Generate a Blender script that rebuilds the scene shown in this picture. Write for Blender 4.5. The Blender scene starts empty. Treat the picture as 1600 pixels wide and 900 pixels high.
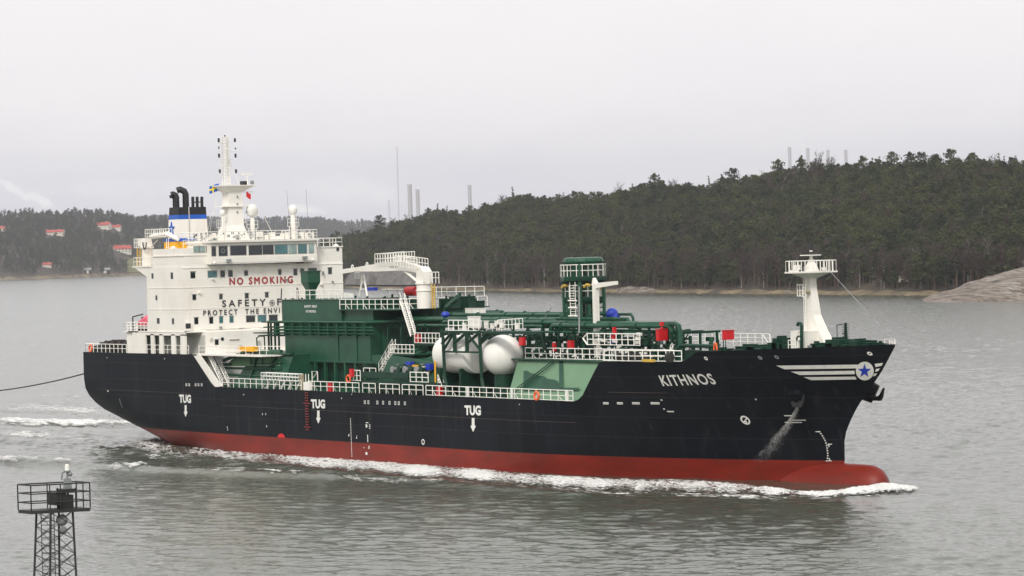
import bpy, math, random
import numpy as np
from mathutils import Vector, Matrix, noise as MN
random.seed(7); rng = np.random.default_rng(7)
S = bpy.context.scene; COL = S.collection
R = math.radians

# ------------------------------------------------------------------ camera
F = 5100.0
CAM = np.array([391.51, -204.71, 23.6])
VPX, VPY, ROLL = -2600.0, 484.0, 0.027
def yh(x): return VPY - ROLL * (x - VPX)
def nrm(a): a = np.array(a, float); return a / np.linalg.norm(a)
_d1 = np.array([VPX - 800, VPY - 450, F]); _d2 = np.array([800.0, yh(1600) - 450, F])
_g = np.cross(_d1, _d2); _g = _g / np.linalg.norm(_g)
if _g[1] < 0: _g = -_g
_up = -_g; _fwd = -nrm(_d1); _port = nrm(np.cross(_up, _fwd))
RM = np.stack([_fwd, _port, _up])            # world = RM @ cam (x right, y down, z ahead)
def ray(u, v): return RM @ np.array([u - 800.0, v - 450.0, F])
def P(u, v, X=None, Y=None, Z=None, D=None):
    """point of the scene seen at photo pixel (u, v), at a known ship station, offset, height or distance"""
    d = ray(u, v)
    if X is not None: t = (X - CAM[0]) / d[0]
    elif Y is not None: t = (Y - CAM[1]) / d[1]
    elif Z is not None: t = (Z - CAM[2]) / d[2]
    else: t = D / F
    return CAM + d * t
cam = bpy.data.objects.new('camera', bpy.data.cameras.new('camera')); COL.objects.link(cam); S.camera = cam
mc = Matrix(((RM[0,0], -RM[0,1], -RM[0,2], CAM[0]), (RM[1,0], -RM[1,1], -RM[1,2], CAM[1]), (RM[2,0], -RM[2,1], -RM[2,2], CAM[2]), (0,0,0,1)))
cam.matrix_world = mc
cam.data.sensor_width = 36; cam.data.lens = 36 * F / 1600; cam.data.clip_start = 1; cam.data.clip_end = 80000

# ------------------------------------------------------------------ sky, sun, exposure
SUN_EL, SUN_AZ = R(42), math.atan2(-0.80, 0.70)
W = bpy.data.worlds.new("World"); S.world = W; W.use_nodes = True
nt = W.node_tree; N = nt.nodes; Lk = nt.links; N.clear()
out = N.new('ShaderNodeOutputWorld'); bg = N.new('ShaderNodeBackground'); bg.inputs['Strength'].default_value = 0.1
sky = N.new('ShaderNodeTexSky'); sky.sky_type = 'NISHITA'; sky.sun_disc = False
sky.sun_elevation = SUN_EL; sky.sun_rotation = math.pi / 2 - SUN_AZ; sky.dust_density = 5; sky.air_density = 1.5
tc = N.new('ShaderNodeTexCoord')
sep = N.new('ShaderNodeSeparateXYZ'); Lk.new(tc.outputs['Generated'], sep.inputs[0])
mp = N.new('ShaderNodeMapping'); mp.inputs['Scale'].default_value = (12, 12, 48); Lk.new(tc.outputs['Generated'], mp.inputs[0])
nz = N.new('ShaderNodeTexNoise'); nz.inputs['Scale'].default_value = 1.0; nz.inputs['Detail'].default_value = 6; nz.inputs['Roughness'].default_value = .55
Lk.new(mp.outputs[0], nz.inputs['Vector'])
cr = N.new('ShaderNodeValToRGB'); Lk.new(nz.outputs['Fac'], cr.inputs[0])
cr.color_ramp.elements[0].position = .40; cr.color_ramp.elements[0].color = (.74, .74, .82, 1)
cr.color_ramp.elements[1].position = .62; cr.color_ramp.elements[1].color = (.97, .95, .94, 1)
# cloud deck colour: lavender grey low down, pale warm grey above
ramp = N.new('ShaderNodeValToRGB'); Lk.new(sep.outputs['Z'], ramp.inputs[0])
e = ramp.color_ramp.elements; e[0].position = 0.0; e[0].color = (.72, .72, .78, 1); e[1].position = .035; e[1].color = (.86, .845, .85, 1)
e2 = e.new(.25); e2.color = (.80, .79, .785, 1)
e3 = e.new(1.0); e3.color = (.76, .76, .76, 1)
mul = N.new('ShaderNodeMixRGB'); mul.blend_type = 'MULTIPLY'
fz = N.new('ShaderNodeMapRange'); fz.inputs['From Min'].default_value = .0; fz.inputs['From Max'].default_value = .05
fz.inputs['To Min'].default_value = .60; fz.inputs['To Max'].default_value = .10; Lk.new(sep.outputs['Z'], fz.inputs['Value'])
Lk.new(fz.outputs[0], mul.inputs['Fac']); Lk.new(ramp.outputs[0], mul.inputs[1]); Lk.new(cr.outputs[0], mul.inputs[2])
sc_ = N.new('ShaderNodeMixRGB'); sc_.blend_type = 'MULTIPLY'; sc_.inputs['Fac'].default_value = 1; sc_.inputs[2].default_value = (9.0, 8.88, 8.84, 1)
Lk.new(mul.outputs[0], sc_.inputs[1])
cloud_src = sc_.outputs[0]
def node_math(op, a, b=None, c=None):
    n_ = N.new('ShaderNodeMath'); n_.operation = op
    for i_, x_ in enumerate((a, b, c)):
        if x_ is None: continue
        if isinstance(x_, (int, float)): n_.inputs[i_].default_value = x_
        else: Lk.new(x_, n_.inputs[i_])
    return n_.outputs[0]
pn = N.new('ShaderNodeTexNoise'); pn.inputs['Scale'].default_value = 170; pn.inputs['Detail'].default_value = 6; pn.inputs['Roughness'].default_value = .6; Lk.new(tc.outputs['Generated'], pn.inputs['Vector'])
# drifting steam banks low in the sky over the far shore: (azimuth and height of the centre, half sizes, tilt, brightness)
for (u_, v_, ru, rv, tilt, amt, rough_) in ((42, 304, 50, 9, R(-26), .85, 1.5), (478, 327, 40, 7, R(-8), .8, 1.4), (545, 296, 95, 26, R(-10), .35, 1.0), (180, 292, 130, 16, 0, .25, 1.2)):
    d0 = nrm(ray(u_, v_)); e1 = nrm(np.cross(np.array([0, 0, 1.]), d0))
    if e1.dot(RM @ np.array([1., 0, 0])) < 0: e1 = -e1
    dt = N.new('ShaderNodeVectorMath'); dt.operation = 'DOT_PRODUCT'; Lk.new(tc.outputs['Generated'], dt.inputs[0]); dt.inputs[1].default_value = tuple(e1)
    df = N.new('ShaderNodeVectorMath'); df.operation = 'DOT_PRODUCT'; Lk.new(tc.outputs['Generated'], df.inputs[0]); df.inputs[1].default_value = tuple(nrm(d0*[1, 1, 0]))
    dz = node_math('SUBTRACT', sep.outputs['Z'], float(d0[2])); ca, sa = math.cos(tilt), math.sin(tilt)
    aa = node_math('ADD', node_math('MULTIPLY', dt.outputs['Value'], ca*F/ru), node_math('MULTIPLY', dz, sa*F/ru)); bb = node_math('ADD', node_math('MULTIPLY', dt.outputs['Value'], -sa*F/rv), node_math('MULTIPLY', dz, ca*F/rv))
    r2 = node_math('ADD', node_math('MULTIPLY', aa, aa), node_math('MULTIPLY', bb, bb)); val = node_math('ADD', node_math('SUBTRACT', 1.0, r2), node_math('MULTIPLY', node_math('SUBTRACT', pn.outputs['Fac'], .5), 2.6*rough_))
    mk = N.new('ShaderNodeMapRange'); mk.interpolation_type = 'SMOOTHSTEP'; Lk.new(val, mk.inputs['Value']); mk.inputs['From Min'].default_value = .0; mk.inputs['From Max'].default_value = .9; mk.inputs['To Max'].default_value = amt
    fw = node_math('GREATER_THAN', df.outputs['Value'], 0.0); mf = node_math('MULTIPLY', mk.outputs[0], fw)
    mw = N.new('ShaderNodeMixRGB'); Lk.new(mf, mw.inputs['Fac']); Lk.new(cloud_src, mw.inputs[1]); mw.inputs[2].default_value = (8.6, 8.45, 8.3, 1); cloud_src = mw.outputs[0]
mx = N.new('ShaderNodeMixRGB'); mx.inputs['Fac'].default_value = .92
Lk.new(sky.outputs[0], mx.inputs[1]); Lk.new(cloud_src, mx.inputs[2]); Lk.new(mx.outputs[0], bg.inputs['Color']); Lk.new(bg.outputs[0], out.inputs[0])
sl = bpy.data.lights.new('sun', 'SUN'); sl.energy = 1.5; sl.angle = R(14); sl.color = (1, .96, .9)
so = bpy.data.objects.new('sun', sl); COL.objects.link(so)
sd = Vector((math.cos(SUN_AZ) * math.cos(SUN_EL), math.sin(SUN_AZ) * math.cos(SUN_EL), math.sin(SUN_EL)))
so.rotation_euler = sd.to_track_quat('Z', 'Y').to_euler(); so.location = (0, 0, 300)
S.view_settings.view_transform = 'Standard'; S.view_settings.look = 'None'; S.view_settings.gamma = 1
S.view_settings.use_curve_mapping = False; S.view_settings.exposure = 0.56
S.render.engine = 'CYCLES'; cy = S.cycles
cy.use_denoising = True; cy.max_bounces = 6; cy.diffuse_bounces = 2; cy.glossy_bounces = 3; cy.transparent_max_bounces = 16; cy.volume_bounces = 0
cy.transmission_bounces = 2; cy.caustics_reflective = False; cy.caustics_refractive = False

# ------------------------------------------------------------------ materials
def mat(name, col, rough=.5, var=.12, scale=.6, stretch=(1, 1, 1), metal=0, bump=0, stain=None, stain_amt=.5, stain_scale=.25, spec=.5, coat=0):
    m = bpy.data.materials.new(name); m.use_nodes = True; t = m.node_tree; n = t.nodes; l = t.links
    b = n['Principled BSDF']; b.inputs['Roughness'].default_value = rough; b.inputs['Metallic'].default_value = metal
    b.inputs['Specular IOR Level'].default_value = spec
    co = n.new('ShaderNodeNewGeometry'); mpp = n.new('ShaderNodeMapping'); mpp.inputs['Scale'].default_value = stretch
    l.new(co.outputs['Position'], mpp.inputs[0])
    a = n.new('ShaderNodeTexNoise'); a.inputs['Scale'].default_value = scale; a.inputs['Detail'].default_value = 5; l.new(mpp.outputs[0], a.inputs['Vector'])
    mr = n.new('ShaderNodeMapRange'); mr.inputs['From Min'].default_value = .3; mr.inputs['From Max'].default_value = .7
    mr.inputs['To Min'].default_value = 1 - var; mr.inputs['To Max'].default_value = 1 + var; l.new(a.outputs['Fac'], mr.inputs['Value'])
    mm = n.new('ShaderNodeMixRGB'); mm.blend_type = 'MULTIPLY'; mm.inputs['Fac'].default_value = 1; mm.inputs[1].default_value = (*col, 1)
    l.new(mr.outputs[0], mm.inputs[2]); last = mm.outputs[0]
    if stain:
        s = n.new('ShaderNodeTexNoise'); s.inputs['Scale'].default_value = stain_scale; s.inputs['Detail'].default_value = 7; s.inputs['Roughness'].default_value = .65
        l.new(mpp.outputs[0], s.inputs['Vector'])
        q = n.new('ShaderNodeMapRange'); q.inputs['From Min'].default_value = .52; q.inputs['From Max'].default_value = .70; q.inputs['To Max'].default_value = stain_amt
        l.new(s.outputs['Fac'], q.inputs['Value'])
        k = n.new('ShaderNodeMixRGB'); l.new(q.outputs[0], k.inputs['Fac']); l.new(last, k.inputs[1]); k.inputs[2].default_value = (*stain, 1); last = k.outputs[0]
    l.new(last, b.inputs['Base Color'])
    if bump:
        bp = n.new('ShaderNodeBump'); bp.inputs['Strength'].default_value = bump; bp.inputs['Distance'].default_value = .1
        l.new(a.outputs['Fac'], bp.inputs['Height']); l.new(bp.outputs[0], b.inputs['Normal'])
    return m
def plates(m, line, amt=.5):
    t = m.node_tree; n = t.nodes; l = t.links; b = n['Principled BSDF']; src = b.inputs['Base Color'].links[0].from_socket
    g = n.new('ShaderNodeNewGeometry'); sp = n.new('ShaderNodeSeparateXYZ'); l.new(g.outputs['Position'], sp.inputs[0]); cb = n.new('ShaderNodeCombineXYZ'); l.new(sp.outputs['X'], cb.inputs[0]); l.new(sp.outputs['Z'], cb.inputs[1])
    br = n.new('ShaderNodeTexBrick'); br.inputs['Scale'].default_value = 1; br.inputs['Brick Width'].default_value = 9; br.inputs['Row Height'].default_value = 2.1; br.inputs['Mortar Size'].default_value = .035; br.inputs['Mortar Smooth'].default_value = .5; l.new(cb.outputs[0], br.inputs['Vector'])
    br.inputs['Color1'].default_value = (0, 0, 0, 1); br.inputs['Color2'].default_value = (.12, .12, .12, 1); br.inputs['Mortar'].default_value = (amt, amt, amt, 1)
    # vertical scuffs and runs
    mp_n = n.new('ShaderNodeMapping'); mp_n.inputs['Scale'].default_value = (1.2, 1, .09); l.new(g.outputs['Position'], mp_n.inputs[0]); ns = n.new('ShaderNodeTexNoise'); ns.inputs['Scale'].default_value = 1; ns.inputs['Detail'].default_value = 5; l.new(mp_n.outputs[0], ns.inputs['Vector'])
    rr = n.new('ShaderNodeMapRange'); rr.inputs['From Min'].default_value = .58; rr.inputs['From Max'].default_value = .78; rr.inputs['To Max'].default_value = amt*.8; l.new(ns.outputs['Fac'], rr.inputs['Value'])
    mxx = n.new('ShaderNodeMath'); mxx.operation = 'MAXIMUM'; l.new(br.outputs['Color'], mxx.inputs[0]); l.new(rr.outputs[0], mxx.inputs[1])
    k = n.new('ShaderNodeMixRGB'); l.new(mxx.outputs[0], k.inputs['Fac']); l.new(src, k.inputs[1]); k.inputs[2].default_value = (*line, 1); l.new(k.outputs[0], b.inputs['Base Color'])
M = {}
M['white'] = mat('white_paint', (.90, .875, .81), .45, .05, .35, (1, 1, .35), stain=(.62, .52, .40), stain_amt=.25, stain_scale=.5)
M['rail'] = mat('white_rail_paint', (.88, .86, .80), .5, .08, 1.5)
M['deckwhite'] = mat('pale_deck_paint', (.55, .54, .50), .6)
M['black'] = mat('black_hull_paint', (.0035, .0055, .0085), .45, .35, .18, (1, 1, .35), stain=(.013, .015, .017), stain_amt=.5, stain_scale=.3, spec=.10, bump=.1)
M['red'] = mat('red_antifouling', (.20, .018, .009), .42, .22, .35, (.5, .5, 1.8), spec=.22, stain=(.12, .028, .02), stain_amt=.6, stain_scale=.5)
plates(M['black'], (.030, .030, .033), .8); plates(M['red'], (.10, .03, .022), .5); plates(M['white'], (.55, .47, .36), .22)
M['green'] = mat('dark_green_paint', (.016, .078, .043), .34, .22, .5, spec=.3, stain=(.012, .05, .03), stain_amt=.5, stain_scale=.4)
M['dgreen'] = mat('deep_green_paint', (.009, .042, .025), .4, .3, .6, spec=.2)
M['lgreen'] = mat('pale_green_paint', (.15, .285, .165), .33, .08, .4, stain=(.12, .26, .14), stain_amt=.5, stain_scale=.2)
M['deck'] = mat('green_deck_paint', (.012, .062, .032), .5, .3, .3, spec=.2)
M['funnel_black'] = mat('funnel_black', (.012, .012, .014), .5, .2, .5)
M['blue'] = mat('blue_paint', (.01, .10, .48), .4)
M['starblue'] = mat('star_blue', (.01, .04, .42), .4)
M['yellow'] = mat('yellow_paint', (.85, .42, .012), .5)
M['flagyellow'] = mat('flag_yellow', (.9, .68, .02), .7)
M['dyellow'] = mat('dull_yellow_paint', (.62, .40, .06), .5)
M['fire'] = mat('red_equipment_paint', (.62, .012, .018), .45)
M['orange'] = mat('orange_plastic', (.80, .14, .04), .5)
M['pink'] = mat('faded_red_cover', (.75, .13, .20), .7, .2, 1.5)
M['text_white'] = mat('white_lettering', (.78, .78, .74), .5, .08, 2)
M['text_red'] = mat('red_lettering', (.38, .03, .04), .5)
M['text_black'] = mat('black_lettering', (.03, .03, .035), .5)
M['tank'] = mat('white_tank_paint', (.86, .85, .80), .5, .04, .5, (1, 1, .3), stain=(.6, .57, .5), stain_amt=.3, stain_scale=.6)
M['steel'] = mat('galvanised_steel', (.30, .31, .31), .5, .2, 1)
M['rust'] = mat('worn_dark_steel', (.05, .035, .03), .7, .4, 1.2)
M['rope'] = mat('dark_rope', (.03, .03, .028), .8)
M['drum'] = mat('mooring_drum', (.035, .028, .026), .7, .5, 1.4)
M['tower'] = mat('tower_dark_steel', (.022, .022, .022), .6, .3, 2)
M['greybox'] = mat('grey_box', (.25, .27, .27), .6)
M['beige'] = mat('weathered_timber', (.35, .30, .20), .8, .3, 2)
def glass(name, col, rough=.06):
    m = mat(name, col, rough, .25, .8, spec=.8); return m
M['glass'] = glass('dark_window_glass', (.014, .02, .022))
M['glassg'] = glass('green_window_glass', (.05, .15, .16))
M['glassl'] = glass('pale_window_glass', (.26, .36, .34))

# ------------------------------------------------------------------ mesh builder
class MB:
    def __init__(s): s.v = []; s.f = []; s.m = []
    def add(s, v, f, mi=0):
        o = len(s.v); s.v += [tuple(map(float, q)) for q in v]; s.f += [tuple(i + o for i in q) for q in f]; s.m += [mi] * len(f); return s
    def box(s, a, b, mi=0):
        x0, y0, z0 = [min(p, q) for p, q in zip(a, b)]; x1, y1, z1 = [max(p, q) for p, q in zip(a, b)]
        return s.add([(x0,y0,z0),(x1,y0,z0),(x1,y1,z0),(x0,y1,z0),(x0,y0,z1),(x1,y0,z1),(x1,y1,z1),(x0,y1,z1)],
                     [(0,3,2,1),(4,5,6,7),(0,1,5,4),(1,2,6,5),(2,3,7,6),(3,0,4,7)], mi)
    def cbox(s, c, d, mi=0):
        return s.box([c[i] - d[i] / 2 for i in range(3)], [c[i] + d[i] / 2 for i in range(3)], mi)
    def frustum(s, c0, d0, c1, d1, mi=0):
        v = []
        for c, d in ((c0, d0), (c1, d1)):
            for sx, sy in ((-1,-1),(1,-1),(1,1),(-1,1)): v.append((c[0] + sx*d[0]/2, c[1] + sy*d[1]/2, c[2]))
        return s.add(v, [(0,3,2,1),(4,5,6,7),(0,1,5,4),(1,2,6,5),(2,3,7,6),(3,0,4,7)], mi)
    def tube(s, pts, r, n=8, mi=0, cap=True):
        pts = [np.array(p, float) for p in pts]; k = len(pts); rr = r if isinstance(r, (list, tuple)) else [r] * k
        o = len(s.v); ref = None
        for i, p in enumerate(pts):
            t = nrm(pts[min(i+1, k-1)] - pts[max(i-1, 0)] + 1e-12)
            if ref is None: ref = np.array([0,0,1.]) if abs(t[2]) < .9 else np.array([1.,0,0])
            a = nrm(np.cross(t, ref)); b = np.cross(a, t); ref = b
            for j in range(n):
                w = 2*math.pi*j/n; s.v.append(tuple(p + rr[i]*(a*math.cos(w) + b*math.sin(w))))
        for i in range(k-1):
            for j in range(n):
                s.f.append((o+i*n+j, o+i*n+(j+1)%n, o+(i+1)*n+(j+1)%n, o+(i+1)*n+j)); s.m.append(mi)
        if cap:
            s.f.append(tuple(o+j for j in range(n))[::-1]); s.m.append(mi); s.f.append(tuple(o+(k-1)*n+j for j in range(n))); s.m.append(mi)
        return s
    def bar(s, p, q, w, mi=0): return s.tube([p, q], w, 4, mi)
    def lathe(s, c, prof, n=24, axis=2, mi=0):
        """prof: list of (radius, offset along axis)"""
        o = len(s.v)
        for r_, h in prof:
            for j in range(n):
                w = 2*math.pi*j/n; a, b = r_*math.cos(w), r_*math.sin(w)
                q = [a, b, h] if axis == 2 else ([h, a, b] if axis == 0 else [b, h, a])
                s.v.append((c[0]+q[0], c[1]+q[1], c[2]+q[2]))
        for i in range(len(prof)-1):
            for j in range(n): s.f.append((o+i*n+j, o+i*n+(j+1)%n, o+(i+1)*n+(j+1)%n, o+(i+1)*n+j)); s.m.append(mi)
        s.f.append(tuple(o+j for j in range(n))[::-1]); s.m.append(mi); s.f.append(tuple(o+(len(prof)-1)*n+j for j in range(n))); s.m.append(mi)
        return s
    def ball(s, c, r, n=20, mi=0, sz=1):
        k = n // 2; return s.lathe(c, [(max(r*math.sin(math.pi*i/k), .002), -r*sz*math.cos(math.pi*i/k)) for i in range(k+1)], n, 2, mi)
    def prism(s, poly, thick, mi=0):
        """poly: 3D polygon, extruded by vector thick"""
        n = len(poly); v = [tuple(p) for p in poly] + [tuple(np.array(p)+np.array(thick)) for p in poly]
        return s.add(v, [tuple(range(n))[::-1], tuple(range(n, 2*n))] + [(i, (i+1)%n, (i+1)%n+n, i+n) for i in range(n)], mi)
    def rail(s, pts, h=1.1, sp=1.6, r=.04, rows=(1.0, .5), mi=0, stay=None, top_r=None):
        pts = [np.array(p, float) for p in pts]
        for a, b in zip(pts[:-1], pts[1:]):
            Ln = np.linalg.norm(b-a); n = max(1, int(round(Ln/sp)))
            for i in range(n+1):
                p = a + (b-a)*i/n; s.bar(p, p + [0,0,h], r*1.05, mi)
                if stay is not None and i % 3 == 1: s.bar(p + [0,0,h*.55], p + np.array(stay), r*.9, mi)
            for q in rows: s.bar(a + [0,0,h*q], b + [0,0,h*q], (top_r or r) if q == 1 else r*.85, mi)
        return s
    def build(s, name, mats, parent=None, smooth=False):
        me = bpy.data.meshes.new(name); me.from_pydata(s.v, [], s.f)
        if not isinstance(mats, (list, tuple)): mats = [mats]
        for m in mats: me.materials.append(m)
        if len(mats) > 1: me.polygons.foreach_set('material_index', s.m)
        if smooth:
            me.polygons.foreach_set('use_smooth', [True]*len(me.polygons))
            try: me.set_sharp_from_angle(angle=R(35))
            except Exception: pass
        me.update()
        o = bpy.data.objects.new(name, me); COL.objects.link(o)
        if parent: o.parent = parent
        return o
def tag(o, label=None, cat=None, group=None, kind=None):
    if label: o['label'] = label
    if cat: o['category'] = cat
    if group: o['group'] = group
    if kind: o['kind'] = kind
    return o
def empty(name, loc=(0,0,0), rz=0, parent=None):
    o = bpy.data.objects.new(name, None); COL.objects.link(o); o.location = loc; o.rotation_euler = (0,0,rz)
    if parent: o.parent = parent
    return o
def text_mesh(body, offset=.02, space=1.0, res=3):
    c = bpy.data.curves.new('t', 'FONT'); c.body = body; c.size = 1; c.offset = offset; c.space_character = space; c.resolution_u = res
    o = bpy.data.objects.new('t', c); COL.objects.link(o); bpy.context.view_layer.update()
    dg = bpy.context.evaluated_depsgraph_get(); me = bpy.data.meshes.new_from_object(o.evaluated_get(dg))
    bpy.data.objects.remove(o); bpy.data.curves.remove(c)
    v = np.array([q.co[:] for q in me.vertices]); f = [tuple(p.vertices) for p in me.polygons]; bpy.data.meshes.remove(me)
    v[:, 0] = (v[:, 0] - v[:, 0].min()) / (v[:, 0].max() - v[:, 0].min()); v[:, 1] = (v[:, 1] - v[:, 1].min()) / (v[:, 1].max() - v[:, 1].min())
    return v, f
def lettering(name, body, a, b, h, m, parent, up=(0,0,1), off=(0,0,0), **k):
    """text standing on the line a -> b, h metres tall"""
    v, f = text_mesh(body, **k); a = np.array(a, float); b = np.array(b, float); up = np.array(up, float); off = np.array(off)
    q = MB(); q.add([a + (b-a)*p[0] + up*h*p[1] + off for p in v], f); return q.build(name, m, parent)
def subdiv(v, f, maxlen):
    import bmesh
    bm = bmesh.new(); vs = [bm.verts.new((p[0], p[1], 0)) for p in v]
    for q in f:
        try: bm.faces.new([vs[i] for i in q])
        except Exception: pass
    bmesh.ops.triangulate(bm, faces=bm.faces)
    for _ in range(5):
        es = [e for e in bm.edges if e.calc_length() > maxlen]
        if not es: break
        bmesh.ops.subdivide_edges(bm, edges=es, cuts=1); bmesh.ops.triangulate(bm, faces=bm.faces)
    bm.verts.index_update(); V = np.array([q.co[:2] for q in bm.verts]); Fc = [tuple(x.index for x in q.verts) for q in bm.faces]; bm.free(); return V, Fc

# ------------------------------------------------------------------ THE SHIP: hull form
HB = 12.3; ZR = 2.12
stem = np.array([(-4, 141.0), (0, 141.8), (2.1, 142.55), (4.12, 142.58), (5.13, 142.93), (6.67, 144.0), (7.89, 145.13), (9.43, 146.83), (10.76, 148.3), (12.26, 149.6), (13.63, 150.7), (15, 151.6)])
def xst(z): return np.interp(z, stem[:, 0], stem[:, 1])
y0z = np.array([(.7, .3), (.95, 2.2), (1.56, 4.0), (2.5, 6.0), (3.21, 7.84), (4.16, 9.7), (5.6, 11.4), (7.08, 12.16), (8.4, 12.3), (40, 12.3)])
def hb(x, z):
    """half breadth of the hull at station x, height z"""
    k = np.interp(x, [0, 20, 30, 50, 60], [0, 4.2, 5.2, 9, 14]); y = np.interp(z + k, y0z[:, 0], y0z[:, 1])
    if z + k < .7: y = 0.0
    xs = np.interp(z, [0, 2.1, 9, 13.3], [90, 92, 109, 118]); p = np.interp(z, [0, 2.1, 9, 13.3], [2.0, 2.15, 2.25, 2.5])
    u = (x - xs) / (xst(z) - xs)
    if u > 0: y = min(y, HB * (1 - min(u, 1)**p))
    return max(y, .0)
def top(x):
    return float(np.interp(x, [0, 30.6, 35.2, 36.2, 113.8, 115.0, 118.6, 130.4, 131.2, 132.2, 133.0, 150.7], [11.75, 11.78, 8.4, 7.85, 7.85, 8.5, 12.08, 12.12, 12.3, 12.95, 13.15, 13.63]))
def hull_hit(u, v):
    d = nrm(ray(u, v)); t0 = np.linalg.norm(CAM) * .4
    t = 240.0
    while t < 520:
        p = CAM + d*t
        if 0 <= p[0] <= 151.5 and abs(p[1]) <= hb(p[0], p[2]): break
        t += .25
    if t >= 520: return hull_hit(u-1.5, v)
    lo, hi = t-.25, t
    for _ in range(12):
        m_ = (lo+hi)/2; p = CAM + d*m_
        if 0 <= p[0] <= 151.5 and abs(p[1]) <= hb(p[0], p[2]): hi = m_
        else: lo = m_
    return CAM + d*hi

ship = empty('gas_tanker', (0, 0, 0))
tag(ship, 'black and red gas tanker with white accommodation block and green deck gear', 'ship')

def make_hull():
    xs = sorted(set([round(float(x), 3) for x in list(np.linspace(0, 60, 49)) + list(np.linspace(60, 92, 9)) + [30.6, 31.5, 33, 34.3, 35.2, 35.7, 36.2]]))
    srow = np.linspace(0, 1, 90)[1:]
    zl = [-3.5, -2, -1, 0, 1.0, ZR, 3, 4, 5, 6, 7, 7.85]; up = [0.12, .25, .4, .55, .7, .85, 1.0]
    mb = MB(); cols = []
    for s_i in range(len(xs) + len(srow)):
        col = []
        for r_ in range(len(zl) + len(up)):
            if s_i < len(xs): x = xs[s_i]; z = zl[r_] if r_ < len(zl) else 7.85 + up[r_-len(zl)] * (top(x) - 7.85)
            else:
                sv = srow[s_i - len(xs)]
                if r_ < len(zl): z = zl[r_]; x = 92 + sv*(xst(z)-92)
                else:
                    x = 92 + sv*(150.7-92)
                    for _ in range(8):
                        z = 7.85 + up[r_-len(zl)]*(top(x)-7.85); x = 92 + sv*(xst(z)-92)
            col.append((x, hb(x, z) if x > .001 or True else 0, z))
        cols.append(col)
    nr = len(zl) + len(up); ir = zl.index(ZR)
    for sgn in (-1, 1):
        o = len(mb.v)
        for c in cols:
            for (x, y, z) in c: mb.v.append((x, sgn*y, z))
        for i in range(len(cols)-1):
            for j in range(nr-1):
                a, b, c, d = o+i*nr+j, o+(i+1)*nr+j, o+(i+1)*nr+j+1, o+i*nr+j+1
                if abs(mb.v[a][2]-mb.v[d][2]) < .004 and abs(mb.v[b][2]-mb.v[c][2]) < .004: continue
                q = (a, b, c, d) if sgn < 0 else (d, c, b, a)
                mb.f.append(q); mb.m.append(1 if j < ir else 0)
    # transom
    c0 = cols[0]; o = len(mb.v)
    for (x, y, z) in c0: mb.v += [(x, -y, z), (x, y, z)]
    for j in range(nr-1):
        mb.f.append((o+2*j, o+2*j+2, o+2*j+3, o+2*j+1)); mb.m.append(1 if j < ir else 0)
    hull = mb.build('hull', [M['black'], M['red']], ship, smooth=True)
    # bulbous bow: a smooth red nose
    b = MB(); n = 28; prof = []
    st = [(118, .1, .1, -2.2), (126, 1.5, 2.4, -1.6), (131, 2.5, 3.3, -1.35), (136, 3.0, 3.45, -1.3), (140, 3.0, 3.3, -1.3), (143, 2.75, 3.15, -1.3), (145.3, 2.5, 3.2, -1.33), (146.6, 2.2, 3.15, -1.33), (147.5, 1.75, 2.9, -1.35), (148.15, 1.2, 2.4, -1.4), (148.55, .7, 1.7, -1.4), (148.7, .2, .7, -1.4)]
    for (x, ry, rz, zc) in st:
        for j in range(n):
            w = 2*math.pi*j/n; b.v.append((x, ry*math.cos(w), zc + rz*math.sin(w)))
    for i in range(len(st)-1):
        for j in range(n): b.f.append((i*n+j, i*n+(j+1)%n, (i+1)*n+(j+1)%n, (i+1)*n+j)); b.m.append(0)
    b.f.append(tuple((len(st)-1)*n+j for j in range(n))); b.m.append(0)
    bo = b.build('bulbous_bow', M['red'], hull, smooth=True)
    return hull
hull = make_hull()

# hull markings lie a finger's width off the plating
def on_hull(name, v, f, m, parent, gap=.035):
    q = MB(); q.add([(x, -(hb(x, z) + gap), z) for x, z in v], f); return q.build(name, m, parent)
def hull_text(name, body, uvl, uvr, h, m, **k):
    a = hull_hit(*uvl); b = hull_hit(*uvr); v, f = text_mesh(body, **k)
    v2 = np.stack([v[:,0]*abs(b[0]-a[0]), v[:,1]*h], 1); V, Fc = subdiv(v2, f, .7)
    t = V[:,0]/abs(b[0]-a[0])
    pts = [(a[0] + x, a[2] + (b[2]-a[2])*tt + z) for (x, z), tt in zip(V, t)]
    return on_hull(name, pts, Fc, m, hull)
def hull_poly(name, uvs, m, gap=.035, sub=.7):
    pts = [hull_hit(*q) for q in uvs]; V, Fc = subdiv([(p[0], p[2]) for p in pts], [tuple(range(len(pts)))], sub)
    return on_hull(name, V, Fc, m, hull, gap)
hull_text('ship_name', 'KITHNOS', (1036.5, 603.5), (1121, 600.5), 1.12, M['text_white'], offset=.02, space=1.14)
for (ul, ur, vb, h, au, a0, a1) in ((280.5, 299, 629.5, 1.07, 290.5, 633, 651.5), (486.5, 508.5, 638, 1.08, 497.8, 641.5, 662), (726.5, 752, 648.7, 1.09, 739.7, 653, 675)):
    hull_text('tug_lettering', 'TUG', (ul, vb), (ur, vb+.6), h, M['text_white'], offset=.05)
    w = (ur-ul)*.085; hw = w*2.0
    m_ = a0 + (a1-a0)*.55
    hull_poly('tug_arrow', [(au-w, a0), (au-w, m_), (au-hw, m_), (au, a1), (au+hw, m_), (au+w, m_), (au+w, a0)][::-1], M['text_white'])
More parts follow.
